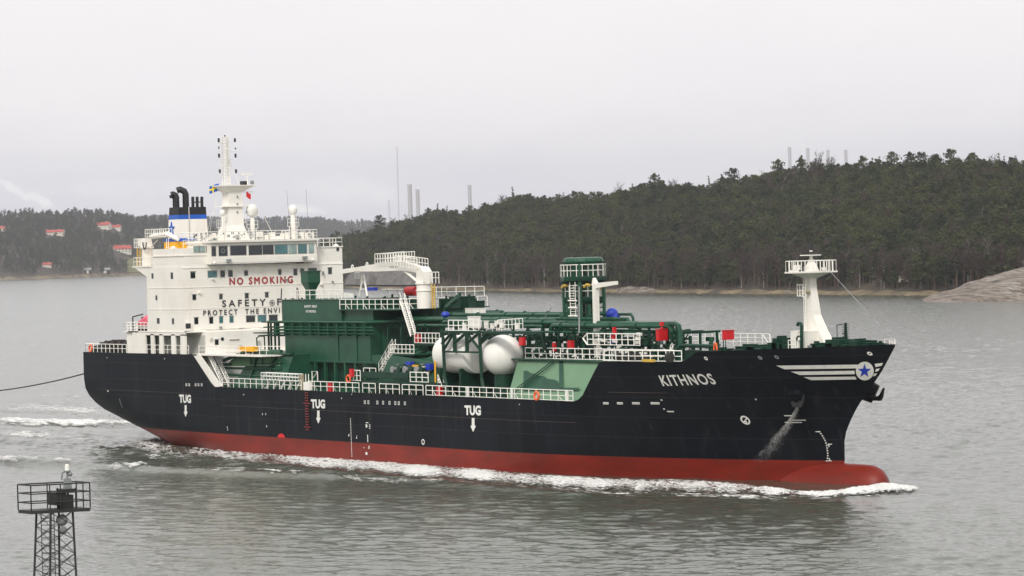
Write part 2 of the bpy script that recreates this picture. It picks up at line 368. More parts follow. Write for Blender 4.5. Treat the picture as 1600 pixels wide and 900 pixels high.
# bow stripes, roundel and star
hull_poly('bow_stripe', [(1213, 571.2), (1341, 569.6), (1338, 575.6), (1226, 577)], M['text_white'])
hull_poly('bow_stripe', [(1236, 580.6), (1335.5, 579.2), (1336, 584.6), (1250, 586)], M['text_white'])
hull_poly('bow_stripe', [(1256, 589.2), (1336.5, 588.4), (1339, 592.8), (1268, 594)], M['text_white'])
for q in ([(1367, 568.5), (1380, 567), (1378, 571.5), (1368.5, 573.5)], [(1369, 576.5), (1375, 575.5), (1373, 579.5), (1368, 581)], [(1366, 584), (1371, 583), (1368.5, 587), (1364, 588)]):
    hull_poly('bow_stripe', q, M['text_white'])
rc = (1352, 579.7)
hull_poly('roundel_disc', [(rc[0] + 14*math.cos(w), rc[1] + 14.6*math.sin(w)) for w in np.linspace(0, 2*math.pi, 33)[:-1]], M['text_white'], gap=.06)
hull_poly('roundel_star', [(rc[0] + (11 if i % 2 == 0 else 4.3)*math.sin(math.pi*i/5), rc[1] - (11.5 if i % 2 == 0 else 4.5)*math.cos(math.pi*i/5)) for i in range(10)], M['starblue'], gap=.10, sub=.4)
# thruster symbol, bulb symbol
def hull_ring(name, c, r0, r1, m, n=20, ax=.95):
    mb = MB(); P0 = hull_hit(*c)
    for r_ in (r0, r1):
        for j in range(n):
            w = 2*math.pi*j/n; x = P0[0] + r_*math.cos(w)*1.0; z = P0[2] + r_*math.sin(w); mb.v.append((x, -(hb(x, z)+.04), z))
    for j in range(n): mb.f.append((j, (j+1) % n, n+(j+1) % n, n+j)); mb.m.append(0)
    return mb, P0
mb, p0 = hull_ring('r', (1165, 656.5), .30, .46, None)
for k in range(4):
    w = R(40 + 90*k); c, s_ = math.cos(w), math.sin(w)
    pts = [(-.06, .05), (.06, .05), (.12, .34), (-.12, .34)]
    mb.add([(p0[0] + x*c - z*s_, -(hb(p0[0], p0[2])+.05), p0[2] + x*s_ + z*c) for x, z in pts], [(0,1,2,3)])
mb.build('thruster_mark', M['text_white'], hull)
# rows of small panel marks on the side, load lines, draft marks
mb = MB()
def mark(u, v, w, h):
    a = hull_hit(u, v); mb.add([(a[0]+dx, -(hb(a[0]+dx, a[2]+dz)+.035), a[2]+dz) for dx, dz in ((-w/2,-h/2),(w/2,-h/2),(w/2,h/2),(-w/2,h/2))], [(0,1,2,3)])
for u in (291.5, 296, 306, 310.5, 315.5): mark(u, 600, .42, .12); mark(u, 602.2, .42, .12); mark(u-1, 601.1, .1, .4); mark(u+1, 601.1, .1, .4)
for u in (570.5, 576, 590, 599, 609, 618, 623.5, 633): mark(u, 626.3+(u-570)*.03, .42, .12); mark(u, 630.3+(u-570)*.03, .42, .12); mark(u-1, 628.3+(u-570)*.03, .12, .35); mark(u+1, 628.3+(u-570)*.03, .12, .35)
for u, w in ((947, .8), (969, .8), (994, 1.0), (1024, 1.1)): mark(u, 629.3, w, .12); mark(u, 631.2, w, .08)
mb.build('side_stencils', M['text_white'], hull)
mb = MB()
for i in range(26): mark(548+i*.09, 654 + i*2.35, .14, .10)
mark(545.5, 679, .18, .12); mark(545.5, 681, .18, .12); mark(558, 681, .1, .1); mark(557.5, 684, .16, .2)
mark(575, 685, .14, .85); mark(573, 665.5, .35, .35); mark(578, 664, .3, .1); mark(578, 666.5, .25, .1); mark(578, 669, .25, .1); mark(574, 660.5, .6, .08); mark(577, 699, .2, .35); mark(573, 708.5, .4, .3)
mark(569, 699.5, .3, .06); mark(550, 616, .12, .12); mark(534, 622.2, .14, .16); mark(381, 616.5, .2, .14); mark(410.5, 647, .14, .25); mark(415.5, 647, .14, .25); mark(355.5, 667.5, .16, .16); mark(356, 671, .12, .25); mark(417, 666, .14, .25)
mark(169, 611, .5, .14); mark(167.5, 559, .14, .14); mark(257.5, 560.5, .16, .16)
for i in range(6): mark(187 + i*.8, 624 + i*2.4, .12, .1)
for (u, v) in ((1280, 674.5), (1283, 677.5), (1285.5, 681), (1287.5, 684.5), (1289.5, 688), (1291, 692), (1292, 696), (1292.7, 700), (1293.3, 704), (1293.7, 708), (1293.8, 712), (1293.5, 716), (1292, 720)): mark(u, v, .13, .11)
mark(1278.5, 674.5, .45, .07); mark(1297, 694, .4, .07); mark(1295.5, 696, .08, .3); mark(1297, 720, .4, .07); mark(1296.5, 718, .08, .3)
mark(1181.5, 624, .14, .14); mark(1034, 625, .2, .14); mark(1038, 639, .2, .14); mark(1048, 643, .8, .12); mark(812, 632, .12, .12); mark(800, 617, .1, .1)
mb.build('draft_and_load_marks', M['text_white'], hull)
mb, p0 = hull_ring('r', (661.5, 690.5), .2, .32, None); mb.build('plimsoll_ring', M['text_white'], hull)
# bulb warning sign painted on the bow
a = hull_hit(1243, 652)
mb = MB()
for q in ((1234, 649.5, 1.0, .09), (1240, 660, 1.6, .09), (1246, 656.5, 1.6, .09)): mark(*q)
mb.build('bulb_symbol', M['text_white'], hull)
# fairleads in the bow bulwark
for (u, v) in ((1103.5, 560), (1188, 559), (1214, 558), (1359.5, 552.5)):
    mb, p0 = hull_ring('fairlead', (u, v), .07, .19, None, 12); mb.build('fairlead', M['rail'] if u in (1103.5, 1359.5) else M['steel'], hull)
# freeing slits and a rubbing seam
mb = MB()
for x0, x1, z in ((38, 113, 5.6), (2, 30, 6.9), (119, 127, 8.9)):
    k = int((x1-x0)/2)
    for i in range(k):
        xa, xb = x0 + (x1-x0)*i/k, x0 + (x1-x0)*(i+1)/k
        mb.add([(xa, -(hb(xa, z)+.012), z-.03), (xb, -(hb(xb, z)+.012), z-.03), (xb, -(hb(xb, z+.03)+.012), z+.03), (xa, -(hb(xa, z+.03)+.012), z+.03)], [(0,1,2,3)])
mb.build('weld_seam', M['rust'], hull)
mb = MB()
a = hull_hit(440, 683.6); mb.add([(a[0]+.9*math.cos(w), -(hb(a[0], 2.2)+.03), 2.1+.5*math.sin(w)) for w in np.linspace(0, math.pi, 9)], [tuple(range(9))]); mb.build('primer_patch', M['fire'], hull)

# ------------------------------------------------------------------ decks
def deck(name, x0, x1, z, m, inset=.03, n=40, zt=None):
    mb = MB(); xs = np.linspace(x0, x1, n)
    for x in xs:
        y = max(hb(x, z) - inset, .01); mb.v += [(x, -y, z), (x, y, z)]
    for i in range(n-1): mb.f.append((2*i, 2*i+2, 2*i+3, 2*i+1)); mb.m.append(0)
    return mb.build(name, m, ship)
deck('poop_deck', 0, 31.5, 11.70, M['deck'])
deck('main_deck', 30, 118.5, 7.80, M['deck'])
deck('forecastle_deck', 116.5, 149.5, 12.02, M['deck'])
# raised trunk: green aft, recessed beside the deck tank, pale sloping side forward
def trunk_part(name, xa, xb, yb_, yt_, m, xs_=0):
    mb = MB(); pr = [(-yb_, 7.80), (-yt_, 11.86), (yt_, 11.86), (yb_, 7.80)]
    mb.add([(xa + (xs_ if z > 9 else 0), y, z) for y, z in pr] + [(xb, y, z) for y, z in pr], [(0,1,2,3), (7,6,5,4), (1,0,4,5), (2,1,5,6), (3,2,6,7)])
    mb.m = [0, 0, 1, 0, 1]; return mb.build(name, [M['green'], m], ship)
trunk_part('cargo_trunk', 38.0, 50.5, 10.9, 9.2, M['green'], 2.5)
trunk_part('cargo_trunk', 50.5, 99.0, 6.2, 6.1, M['green'])
trunk = trunk_part('cargo_trunk', 99.0, 117.2, 10.7, 9.2, M['lgreen'])
def on_slope(u, v):
    d = ray(u, v); nrm_ = np.array([0, -4.06, 1.7]); p0 = np.array([0, -10.9, 7.8]); t = np.dot(p0 - CAM, nrm_)/np.dot(d, nrm_); return CAM + d*t + nrm(nrm_)*.02
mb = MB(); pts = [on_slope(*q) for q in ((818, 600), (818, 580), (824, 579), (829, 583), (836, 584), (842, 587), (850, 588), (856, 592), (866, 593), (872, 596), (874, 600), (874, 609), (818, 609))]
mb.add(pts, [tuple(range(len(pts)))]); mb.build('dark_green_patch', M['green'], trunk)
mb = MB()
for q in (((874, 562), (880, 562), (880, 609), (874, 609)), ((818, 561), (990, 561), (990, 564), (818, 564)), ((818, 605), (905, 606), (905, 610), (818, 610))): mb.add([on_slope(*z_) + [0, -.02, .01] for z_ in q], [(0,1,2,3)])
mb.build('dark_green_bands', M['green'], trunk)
mb = MB(); pts = [on_slope(*q) for q in ((362, 562), (372, 556), (438, 556), (438, 572), (352, 572))]; mb.add(pts, [tuple(range(5))]); mb.build('pale_green_patch', M['lgreen'], ship)
mb = MB()
for x in (42, 46.5): mb.prism([(x, -10.96, 7.81), (x+.25, -10.96, 7.81), (x+.25, -9.26, 11.87), (x, -9.26, 11.87)], (0, -.18, .1))
mb.box((41, -9.6, 11.87), (50.5, -9.05, 12.02)); mb.box((97, -9.6, 11.87), (119.5, -9.05, 12.02))
mb.box((38, -11.3, 7.81), (50.5, -10.95, 8.1))
mb.build('trunk_framing', M['green'], ship)
mb = MB()
for y0, z0, y1, z1, x0, x1 in ((-11.05, 8.3, -9.5, 11.7, 100.5, 106.3), (-11.05, 8.3, -9.5, 11.7, 99.9, 105.7)): mb.bar((x0, y0, z0), (x1, y1, z1), .07)
mb.build('trunk_brace', M['green'], ship)
# fore bulkhead between main deck and forecastle
mb = MB(); mb.box((117.3, -10.3, 7.82), (117.5, 10.3, 12.0)); mb.build('fore_bulkhead', M['lgreen'], ship)

# ------------------------------------------------------------------ accommodation
XF = 28.77; Z1, Z2, Z3, Z4, Z5 = 14.6, 17.4, 20.1, 22.75, 24.15
yp = 10.9
house = empty('superstructure', (0, 0, 0), parent=ship)
mb = MB()
mb.box((18.6, -12.2, Z1), (XF, yp, Z4+.0))
mb.box((17.0, -10.6, Z1), (18.7, yp, 19.8)); mb.box((14.6, -9.6, Z1), (18.7, -5, 17.3))
mb.box((20.4, -12.15, Z4), (XF-.02, -8.3, Z5+.9))        # starboard wing house
mb.box((20.4, -12.25, Z4+1.32), (XF+.05, -8.3, Z4+1.45))
mb.box((21, 5.2, Z4), (XF-.02, yp, Z5+.55))                # port wing
mb.box((20.9, 5.2, Z5+.55), (XF+.08, yp+.1, Z5+.7))
mb.box((14.8, -12.3, 22.78), (20, -4, 22.98)); mb.prism([(18.6, -12.2, 22.78), (18.6, -12.2, 21.6), (15.2, -12.2, 22.78)], (0, .15, 0))
# deck edges
for z in (Z2, Z3): mb.box((18.55, -12.24, z-.05), (XF+.05, yp+.03, z+.05))
mb.box((XF-.4, -12.26, Z4-.25), (XF+.07, yp+.03, Z4-.12))
# lower tier with openings: pillars and beam on the starboard side, closed front
z0 = 11.72
def side(u): return P(u, 535, Y=-12.2)[0]
edges = [205, 228, 236, 241, 249.5, 255, 268, 274, 282.5, 288]
xsd = [side(u) for u in edges]
mb.box((xsd[0]+.5, -12.25, z0), (xsd[1], -12.05, Z1)); 
for i in (2, 4, 6): mb.box((xsd[i], -12.25, z0), (xsd[i+1], -12.05, Z1-.35))
mb.box((xsd[8], -12.25, z0), (XF+.0, -12.05, Z1-.35))
mb.box((xsd[1]-.01, -12.25, Z1-.5), (XF, -12.05, Z1-.02))
mb.box((13.2, -12.3, Z1-.12), (XF+.9, yp, Z1+.02))
mb.box((17.5, -10.3, z0), (XF+1.8, yp, Z1-.14))
mb.box((XF+1.75, -10.4, z0), (XF+2.0, yp, Z1-.1))
mb.build('block', M['white'], house)
mb = MB()
lower = MB(); lower.box((12.2, -12.0, z0), (15.2, 6, Z1-.14)); lower.box((11.6, -12.3, Z1-.12), (16, 6, Z1+.0)); lower.build('aft_house', M['white'], house)
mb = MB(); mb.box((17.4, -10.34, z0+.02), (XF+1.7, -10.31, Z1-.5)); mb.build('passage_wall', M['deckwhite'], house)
def window(u0, v0, u1, v1, X=None, Y=None, m='glass', par=None, frame=True, name='window', gap=.0):
    if X is not None:
        a = P(u0, v1, X=X); b = P(u1, v0, X=X); q = MB(); z0_, z1_ = min(a[2], b[2]), max(a[2], b[2])
        y0_, y1_ = sorted((a[1], b[1])); fr_ = MB(); fr_.box((X-.05, y0_-.07, z0_-.07), (X+.0, y1_+.07, z1_+.07)); fr_.box((X-.05, y0_-.1, z1_+.09), (X+.10, y1_+.1, z1_+.13)); fr_.build('window_frame', M['deckwhite'], par or house); q.box((X-.05, y0_, z0_), (X+.03+gap, y1_, z1_)); o = q.build(name, M[m], par or house)
    else:
        a = P(u0, v1, Y=Y); b = P(u1, v0, Y=Y); q = MB(); x0_, x1_ = sorted((a[0], b[0])); z0_, z1_ = sorted((a[2], b[2]))
        q.box((x0_, Y-.03-gap, z0_), (x1_, Y+.05, z1_)); o = q.build(name, M[m], par or house)
    return o
for w in ((298, 425, 304.5, 434.5), (344.8, 423, 351, 433), (357, 422.6, 363, 432.3), (382, 423, 387, 430.5), (435, 421, 439.3, 429), (459, 420.3, 464, 430), (470, 420, 475, 429.6), (482, 419.2, 494.5, 428.5), (513, 418.6, 518, 428),
          (301, 460.7, 306, 468.5), (343, 459.8, 347.2, 467.3), (383, 458.5, 388, 466), (414.5, 457, 419, 464.5),
          (304, 496.5, 309.3, 506.3), (327.4, 495.6, 332.5, 505.4), (385, 493.5, 398, 503.3), (420.5, 492.3, 433.3, 501.5)):
    window(*w, X=XF+.02)
for w in ((325, 423.6, 338.6, 433.5), (343, 494.8, 348, 504.5), (359, 494, 364.3, 503.8), (403, 492.7, 415.5, 502.5)): window(*w, X=XF+.02, m='glassg')
window(336, 531, 341, 538.7, X=XF+2.02)
for w in ((237, 427, 239.5, 435), (267, 425.7, 270, 435.6), (243.3, 461.5, 245.3, 469), (269, 497.3, 271.6, 506.2), (245.5, 497, 249, 505.5)): window(*w, Y=-12.22)
for w in ((221, 495, 225, 502), (230, 495, 233.5, 502)): window(*w, Y=-9.62)
mb = MB()
for w in ((345, 527.6, 349.6, 531.6),):
    a = P(347.3, 529.7, X=XF+2.0); mb.lathe(a, [(.22, -.02), (.22, .06)], 12, 0)
mb.build('porthole', M['glass'], house)
q = MB(); a = P(288.5, 517, X=XF+.4); b = P(299, 503, X=XF+.4); q.box((XF, a[1], a[2]), (XF+.4, b[1], b[2])); q.build('light_box', M['white'], house)
q = MB(); a = P(290.3, 513.4, X=XF+.42); b = P(297.8, 505.3, X=XF+.42); q.box((XF+.38, a[1], a[2]), (XF+.44, b[1], b[2])); q.build('light_box_face', M['text_black'], house)
for (u, v, w, h) in ((312, 457, .3, .25), (318, 517, .5, .2), (345, 512, .25, .3), (377, 511, .6, .15), (398, 513, 1.3, .12), (425, 509, .5, .35), (431, 512, 1.4, .12), (333, 436, .3, .15), (447, 437, .25, .2), (502, 444, .3, .25), (509, 470, .2, .3), (520, 440, .2, .2), (505, 427, .15, .5)):
    a_ = P(u, v, X=XF+.15); q = MB(); q.cbox(a_, (.3, w, h)); q.box((XF, a_[1]-.04, a_[2]-.04), (XF+.1, a_[1]+.04, a_[2]+.04)); q.build('wall_fitting', M['rail'] if w > .28 else M['greybox'], house)
q = MB(); q.bar(P(315, 514.5, X=XF+.12), P(440, 509.5, X=XF+.12), .05); q.bar(P(296, 455, X=XF+.08), P(296, 500, X=XF+.08), .05); q.bar(P(505, 430, X=XF+.08), P(505, 462, X=XF+.08), .05); q.build('wall_pipe', M['white'], house)
q = MB(); a_ = P(320, 546, X=XF+2.1); q.cbox(P(366, 530, X=XF+2.05), (.2, 1.4, .08)); q.cbox(P(330, 530, X=XF+2.1), (.2, .3, .3)); q.cbox(P(404, 537, X=XF+2.1), (.2, .5, .8)); q.cbox(P(375, 541, X=XF+2.1), (.2, .6, .4)); q.build('lower_front_fittings', M['deckwhite'], house)
# writing on the front
def front_text(name, body, ul, ur, v, h, m, X=XF, **k):
    a = P(ul, v, X=X+.05); b = P(ur, v - (ur-ul)*.031, X=X+.05); b[2] = a[2]; 
    v, f = text_mesh(body, offset=0, space=k.get('space', 1)); bold = k.get('offset', .02)*1.2; q = MB()
    for i_, (dy, dz) in enumerate(((-bold, 0), (bold, 0), (0, bold), (0, -bold), (0, 0))): q.add([a + (b-a)*p_[0] + np.array([.004*i_, dy, h*p_[1]+dz]) for p_ in v], f)
    return q.build(name, m, house)
front_text('no_smoking_lettering', 'NO SMOKING', 359, 457.5, 445, .86, M['text_red'], offset=.035, space=1.4)
front_text('safety_lettering', 'SAFETY', 347.5, 415, 479.8, .84, M['text_black'], offset=.022, space=1.5)
front_text('first_lettering', 'FIRST', 433.5, 489, 477.0, .84, M['text_black'], offset=.022, space=1.5)
front_text('protect_lettering', 'PROTECT  THE ENVIRONMENT', 318, 497, 493.3, .64, M['text_black'], offset=.018, space=1.5)
c = P(425.2, 473.2, X=XF+.06); mb = MB()
for r0 in (.30,):
    n = 20; o = len(mb.v)
    for r_ in (.30, .38):
        for j in range(n): w = 2*math.pi*j/n; mb.v.append((XF+.06, c[1]+r_*math.cos(w), c[2]+r_*math.sin(w)))
    for j in range(n): mb.f.append((j, (j+1) % n, n+(j+1) % n, n+j)); mb.m.append(0)
mb.box((XF+.04, c[1]-.18, c[2]-.055), (XF+.07, c[1]+.18, c[2]+.055)); mb.box((XF+.04, c[1]-.055, c[2]-.18), (XF+.072, c[1]+.055, c[2]+.18)); mb.build('cross_symbol', M['text_black'], house)

# ---- wheelhouse
bridge = empty('wheelhouse', parent=ship)
XB = XF + 1.1
def by(u, v=400): return P(u, v, X=XB)[1]
yb0, yb1 = by(329.5), by(495)
zb0 = P(329.5, 413, X=XB)[2]; zb1 = P(329.5, 379.5, X=XB)[2]
mb = MB()
mb.box((20.5, yb0, zb0+.05), (XB, yb1, zb1)); mb.box((20.3, yb0-.25, zb1), (XB+.35, yb1+.25, zb1+.28)); mb.box((XF, yb0-.05, zb0), (XB+.06, yb1+.05, zb0+.16))
mb.box((XB, yb0, zb0+.15), (XB+.1, yb1, zb0+.85))
mb.build('wheelhouse_walls', M['white'], bridge)
for (u0, v0, u1, v1, m) in ((331, 385.5, 337, 400, 'glass'), (342, 384.6, 355, 399.8, 'glass'), (360, 383.8, 384.5, 398.8, 'glass'), (389, 383.2, 409, 398.2, 'glass'), (410.7, 382.8, 427, 397.4, 'glass'),
        (429.5, 382.4, 449, 396.8, 'glassg'), (451.5, 382, 463, 396.4, 'glassl'), (466, 381.6, 479, 396, 'glassg'), (483, 381.3, 490, 395.4, 'glassl')):
    window(u0, v0, u1, v1, X=XB+.03, m=m, par=bridge, name='bridge_window')
for (u0, u1, m) in ((303, 311, 'glassl'), (312, 320, 'glassl'), (322.5, 328, 'glass')): window(u0, 385.3, u1, 394.2, X=XF+.02, m=m, par=bridge, name='wing_window')
mb = MB()
for u, v in ((357.5, 407), (476.5, 402.5)): a = P(u, v, X=XB+.3); mb.cbox(a, (.5, .5, .35))
mb.build('floodlight', M['greybox'], bridge)
mb = MB()
a, b = P(384, 414.5, X=XB-.6), P(462, 411.3, X=XB-.6); mb.bar(a, b, .03); mb.bar(a + [0,0,.35], b + [0,0,.35], .03)
for u, v in ((335, 411), (489, 406)): c = P(u, v, X=XB+.2); mb.ball(c, .2, 8)
mb.build('wash_line', M['white'], bridge)
# clear-view screen ring
c = P(348.5, 392, X=XB+.09); mb = MB(); n = 16
for r_ in (.22, .28):
    for j in range(n): w = 2*math.pi*j/n; mb.v.append((XB+.09, c[1]+r_*math.cos(w), c[2]+r_*math.sin(w)))
for j in range(n): mb.f.append((j, (j+1) % n, n+(j+1) % n, n+j)); mb.m.append(0)
mb.build('clear_view_screen', M['steel'], bridge)
# rails round the monkey island and port wing
zt = zb1 + .28
mb = MB(); mb.rail([(21, yb0, zt), (XB+.2, yb0, zt), (XB+.2, yb1, zt), (21, yb1, zt)], 1.1, 1.0, .045, (1, .66, .33)); mb.build('monkey_island_railing', M['rail'], ship)
mb = MB(); mb.rail([(XF, yb1+.3, Z5+.7), (XF, yp, Z5+.7), (21, yp, Z5+.7)], 1.05, 1.5, .045, (1, .5)); mb.build('wing_railing', M['rail'], ship)
c = P(525, 386, X=XF-.5); mb = MB(); mb.ball(c, .42, 12); mb.build('searchlight', M['white'], ship)
c = P(527, 389, X=XF-.1); mb = MB(); mb.cbox(c, (.3, .35, .5)); mb.build('searchlight_lens', M['text_black'], ship)

# ---- funnel
fun = empty('funnel', parent=ship)
XN = 17.0
def fy(u, X=XN): return P(u, 350, X=X)[1]
ya, yb = fy(278), fy(327); xa = P(258, 350, Y=ya)[0]
def zz(v, u=290): return P(u, v, X=XN)[2]
zq = [Z4, zz(403), zz(342.5), zz(335.5), zz(323.5)]
def taper(z): return (z - Z4) / (zq[-1]-Z4)
def fring(z):
    t = taper(z); dx = .9*t; dy = .35*t
    return ((xa+dx + XN - .15*t)/2, (ya+dy*.6 + yb-dy)/2, z), (XN-.15*t - xa - dx, yb-dy - ya-dy*.6)
for z_0, z_1, m, nm in ((Z4, zz(342.5), 'white', 'casing'), (zz(342.5), zz(335.5), 'blue', 'blue_band'), (zz(335.5), zz(323.5), 'funnel_black', 'black_top')):
    mb = MB(); c0, d0 = fring(z_0); c1, d1 = fring(z_1); mb.frustum(c0, d0, c1, d1); mb.build(nm, M[m], fun)
c1, d1 = fring(zz(323.5)); 
mb = MB(); ym = fy(296.3)
mb.add([(XN+.02, ym-.07, zz(402)), (XN+.02, ym+.07, zz(402)), (XN-.1, ym+.07, zz(323.5)+.05), (XN-.1, ym-.07, zz(323.5)+.05)], [(0,1,2,3)]); mb.build('casing_seam', M['deckwhite'], fun)
def fpipe(u, v0, v1, r_, bend=0, Xp=XN-1.5):
    a = P(u, v0, X=Xp); a[2] = zz(323.5)-.1; b = P(u, v1, X=Xp); mb = MB()
    pts = [a, (a[0], a[1], b[2]-r_)] ; 
    if bend: pts += [(a[0]-.15*bend, a[1]-.15*bend, b[2]-r_*.2), (a[0]-.55*bend, a[1]-.75*bend, b[2]+.25*bend), (a[0]-.8*bend, a[1]-1.25*bend, b[2]+.05)]
    else: pts += [b]
    mb.tube(pts, r_, 12); return mb.build('exhaust_pipe', M['funnel_black'], fun, smooth=True)
fpipe(290.5, 323, 298, .42, .75); fpipe(276.5, 323, 304, .33, .5); fpipe(272.5, 323, 308, .22, .4, XN-2.4)
for u in (301.5, 308.3, 315.6): fpipe(u, 323, 307.5, .2)
mb = MB(); a, b = P(300, 316, X=XN-1.5), P(317, 315.5, X=XN-1.5); mb.bar(a, b, .07); mb.build('pipe_brace', M['funnel_black'], fun)
# star on the starboard side
sc = P(268.5, 357.5, Y=ya+.12); mb = MB(); pts = []
for i in range(10):
    r_ = .86 if i % 2 == 0 else .34; pts.append((sc[0] + r_*1.0*math.sin(math.pi*i/5), ya - .03 + .05*taper(sc[2]), sc[2] + r_*1.05*math.cos(math.pi*i/5)))
mb.prism(pts, (0, .25, 0)); mb.build('star', M['blue'], fun)
# yellow lower casing with blue band
yq = -10.4
a = P(257, 403, Y=yq); b = P(284, 377, Y=yq)
mb = MB(); mb.box((a[0], yq, Z4), (a[0]+3.3, yq+3, b[2])); mb.build('yellow_casing', M['yellow'], fun)
mb = MB(); mb.box((a[0]-.03, yq-.03, b[2]), (a[0]+3.35, yq+3.03, b[2]+.4)); mb.build('blue_cap', M['blue'], fun)
mb = MB(); x0 = a[0]+1.2
for dx in (0, .5): mb.bar((x0+dx, yq-.25, Z4), (x0+dx, yq-.25, b[2]+.4), .05)
for i in range(9): mb.bar((x0, yq-.25, Z4+.3+i*.27), (x0+.5, yq-.25, Z4+.3+i*.27), .03)
mb.build('ladder', M['rail'], fun)
c = P(274.5, 392.5, Y=yq-.3); mb = MB(); mb.tube([c, c + [0, 0, .3], c + [.15, -.35, .45], c+[.25, -.7, .3]], [.2, .2, .22, .3], 10); mb.build('cowl_vent', M['white'], fun)

# ---- radar mast
mast = empty('radar_mast', parent=ship)
XM = 25.5
def mp_(u, v, dx=0): return P(u, v, X=XM+dx)
c = mp_(364, 365)
mb = MB()
zb = zt; z1 = mp_(364, 352)[2]; z2 = mp_(364, 301)[2]; z3 = mp_(364, 291)[2]
cy_ = c[1]
mb.frustum((XM, cy_-.1, zb-.1), (3.6, 3.4, 0), (XM, cy_, z1), (2.0, 2.1, 0)); mb.frustum((XM, cy_, z1), (2.0, 2.1, 0), (XM, cy_, z2), (1.8, 1.9, 0))
mb.frustum((XM, cy_, z2), (1.8, 1.9, 0), (XM, cy_+.3, z3), (3.0, 4.4, 0)); mb.box((XM-1.6, cy_-2.1, z3), (XM+1.6, cy_+2.9, z3+.12))
mb.box((XM-1.2, cy_-1.9, mp_(364, 323.5)[2]), (XM+1.2, cy_+2.2, mp_(364, 323.5)[2]+.15))
mb.build('mast_tower', M['white'], mast)
mb = MB()
pa = mp_(353, 291); pt_ = mp_(352.5, 214)
for dx, dy in ((-.3, -.3), (.3, -.3), (.3, .45), (-.3, .45)): mb.bar((XM+dx, pa[1]+dy, z3), (XM+dx*.8, pa[1]+dy*.8, pt_[2]), .06)
nz_ = 16
for i in range(nz_):
    za = z3 + (pt_[2]-z3)*i/nz_; zb_ = z3 + (pt_[2]-z3)*(i+1)/nz_
    mb.bar((XM+.3, pa[1]-.3, za), (XM+.3, pa[1]+.42, zb_), .035); mb.bar((XM+.3, pa[1]-.3, zb_), (XM+.3, pa[1]+.42, zb_), .04); mb.bar((XM-.3, pa[1]-.3, za), (XM+.3, pa[1]-.3, zb_), .035)
mb.tube([(XM+.1, pa[1]+.3, z3), (XM+.1, pa[1]+.3, pt_[2]+.3)], .12, 6)
b2 = mp_(375, 289); mb.bar((XM, b2[1], z3), (XM, pa[1]+.4, mp_(358, 245)[2]), .05)
mb.build('lattice_pole', M['rail'], mast)
mb = MB()
for v in (222.5, 236, 248.5, 259, 270, 275):
    w = 1.15 if v not in (259, 275) else .9
    z = mp_(353, v)[2]; mb.bar((XM, pa[1]-w+.1, z), (XM, pa[1]+w+.15, z), .04)
mb.build('light_arm', M['rail'], mast)
for (u, v, w, h) in ((341.7, 219, .22, .42), (367, 219, .22, .42), (342.3, 243.2, .22, .42), (368, 243.2, .22, .42), (343.5, 267.5, .22, .42), (368.8, 267.5, .22, .42), (351.5, 212.6, .16, .22), (368, 232, .14, .2), (342, 231, .12, .3), (356.5, 253.5, .3, .16)):
    c = mp_(u, v); q = MB(); q.lathe(c, [(w/2*1.2, -h*.6), (w/2*1.3, 0), (w/2*1.2, h*.6)], 8); q.build('signal_lamp', M['text_black'], mast)
mb = MB(); a = mp_(377, 272.5, .6); b = mp_(396, 272.5, .6); b[2] = a[2]; mb.cbox((a+b)/2, (.18, b[1]-a[1], .2)); mb.bar((a+b)/2, ((a+b)/2)*[1,1,0] + [0,0,z3], .08); mb.build('radar_scanner', M['rail'], mast)
mb = MB(); c = mp_(380.5, 286); mb.cbox(c, (.5, .8, .5)); mb.build('radar_motor', M['text_black'], mast)
mb = MB(); c = mp_(394, 285); mb.ball(c, .28, 8); mb.build('horn', M['greybox'], mast)
mb = MB(); a = mp_(372, 300, .8); b = mp_(397, 300, .8); b[2] = a[2]; mb.bar(a, b, .05); c = mp_(388, 318, .8)
for u in (373, 377, 381, 385, 388): mb.bar(mp_(u, 303, .8), mp_(u, 323, .8), .035)
mb.build('halyard_yard', M['rail'], mast)
# loudspeaker dots on tower
for (u, v) in ((371, 307), (371, 318.5), (371, 331), (385, 331)):
    c = mp_(u, v, 1.05); q = MB(); q.ball(c, .13, 8); q.build('loudspeaker', M['greybox'], mast)
c = mp_(371.5, 370.5, 1.7); q = MB(); q.cbox(c, (.3, .5, .45)); q.build('door_lamp', M['greybox'], mast)
def dome(u, v, r_, vb, X=26.5, wide=.28):
    c = P(u, v, X=X); q = MB(); q.ball(c + [0, 0, .05], r_, 20); q.lathe(c, [(r_*.99, -.02), (r_*.95, -r_*.62), (r_*.7, -r_*.95), (.15, -r_)], 20); q.build('radome', M['tank'], ship, smooth=True)
    q = MB(); q.tube([(c[0], c[1], zt-.1), (c[0], c[1], c[2]-r_*.8)], wide, 12); q.build('radome_post', M['white'], ship, smooth=True); return c
dome(394, 328.5, .76, 370); dome(347.5, 332.5, .35, 360, wide=.15); dome(457.5, 327.5, .58, 370, wide=.3)
mb = MB()
for (u0, u1, v) in ((339, 345, 356), (351, 356, 350), (377, 384, 348), (386, 391.5, 357), (397.5, 403, 357), (449.5, 454.5, 354), (461, 467, 354)):
    a = P(u0, v, X=27.2); b = P(u1, v, X=27.2); b[2] = a[2]; mb.rail([a, b], 1.0, .35, .03, (1, .5, .02))
    mb.bar((a[0], (a[1]+b[1])/2, zt), ((a+b)/2), .05)
mb.build('antenna_baskets', M['rail'], ship)
mb = MB()
for (u, v0, v1) in ((449, 297, 350), (479, 295, 358)): a = P(u+3, v1, X=27); b = P(u-1, v0, X=27); mb.tube([(a[0], a[1], zt), a, b], [.05, .035, .02], 5)
mb.build('whip_antenna', M['greybox'], ship)
mb = MB()
a = P(412, 337, X=27); b = P(425, 363, X=27); mb.bar(a, b, .04)
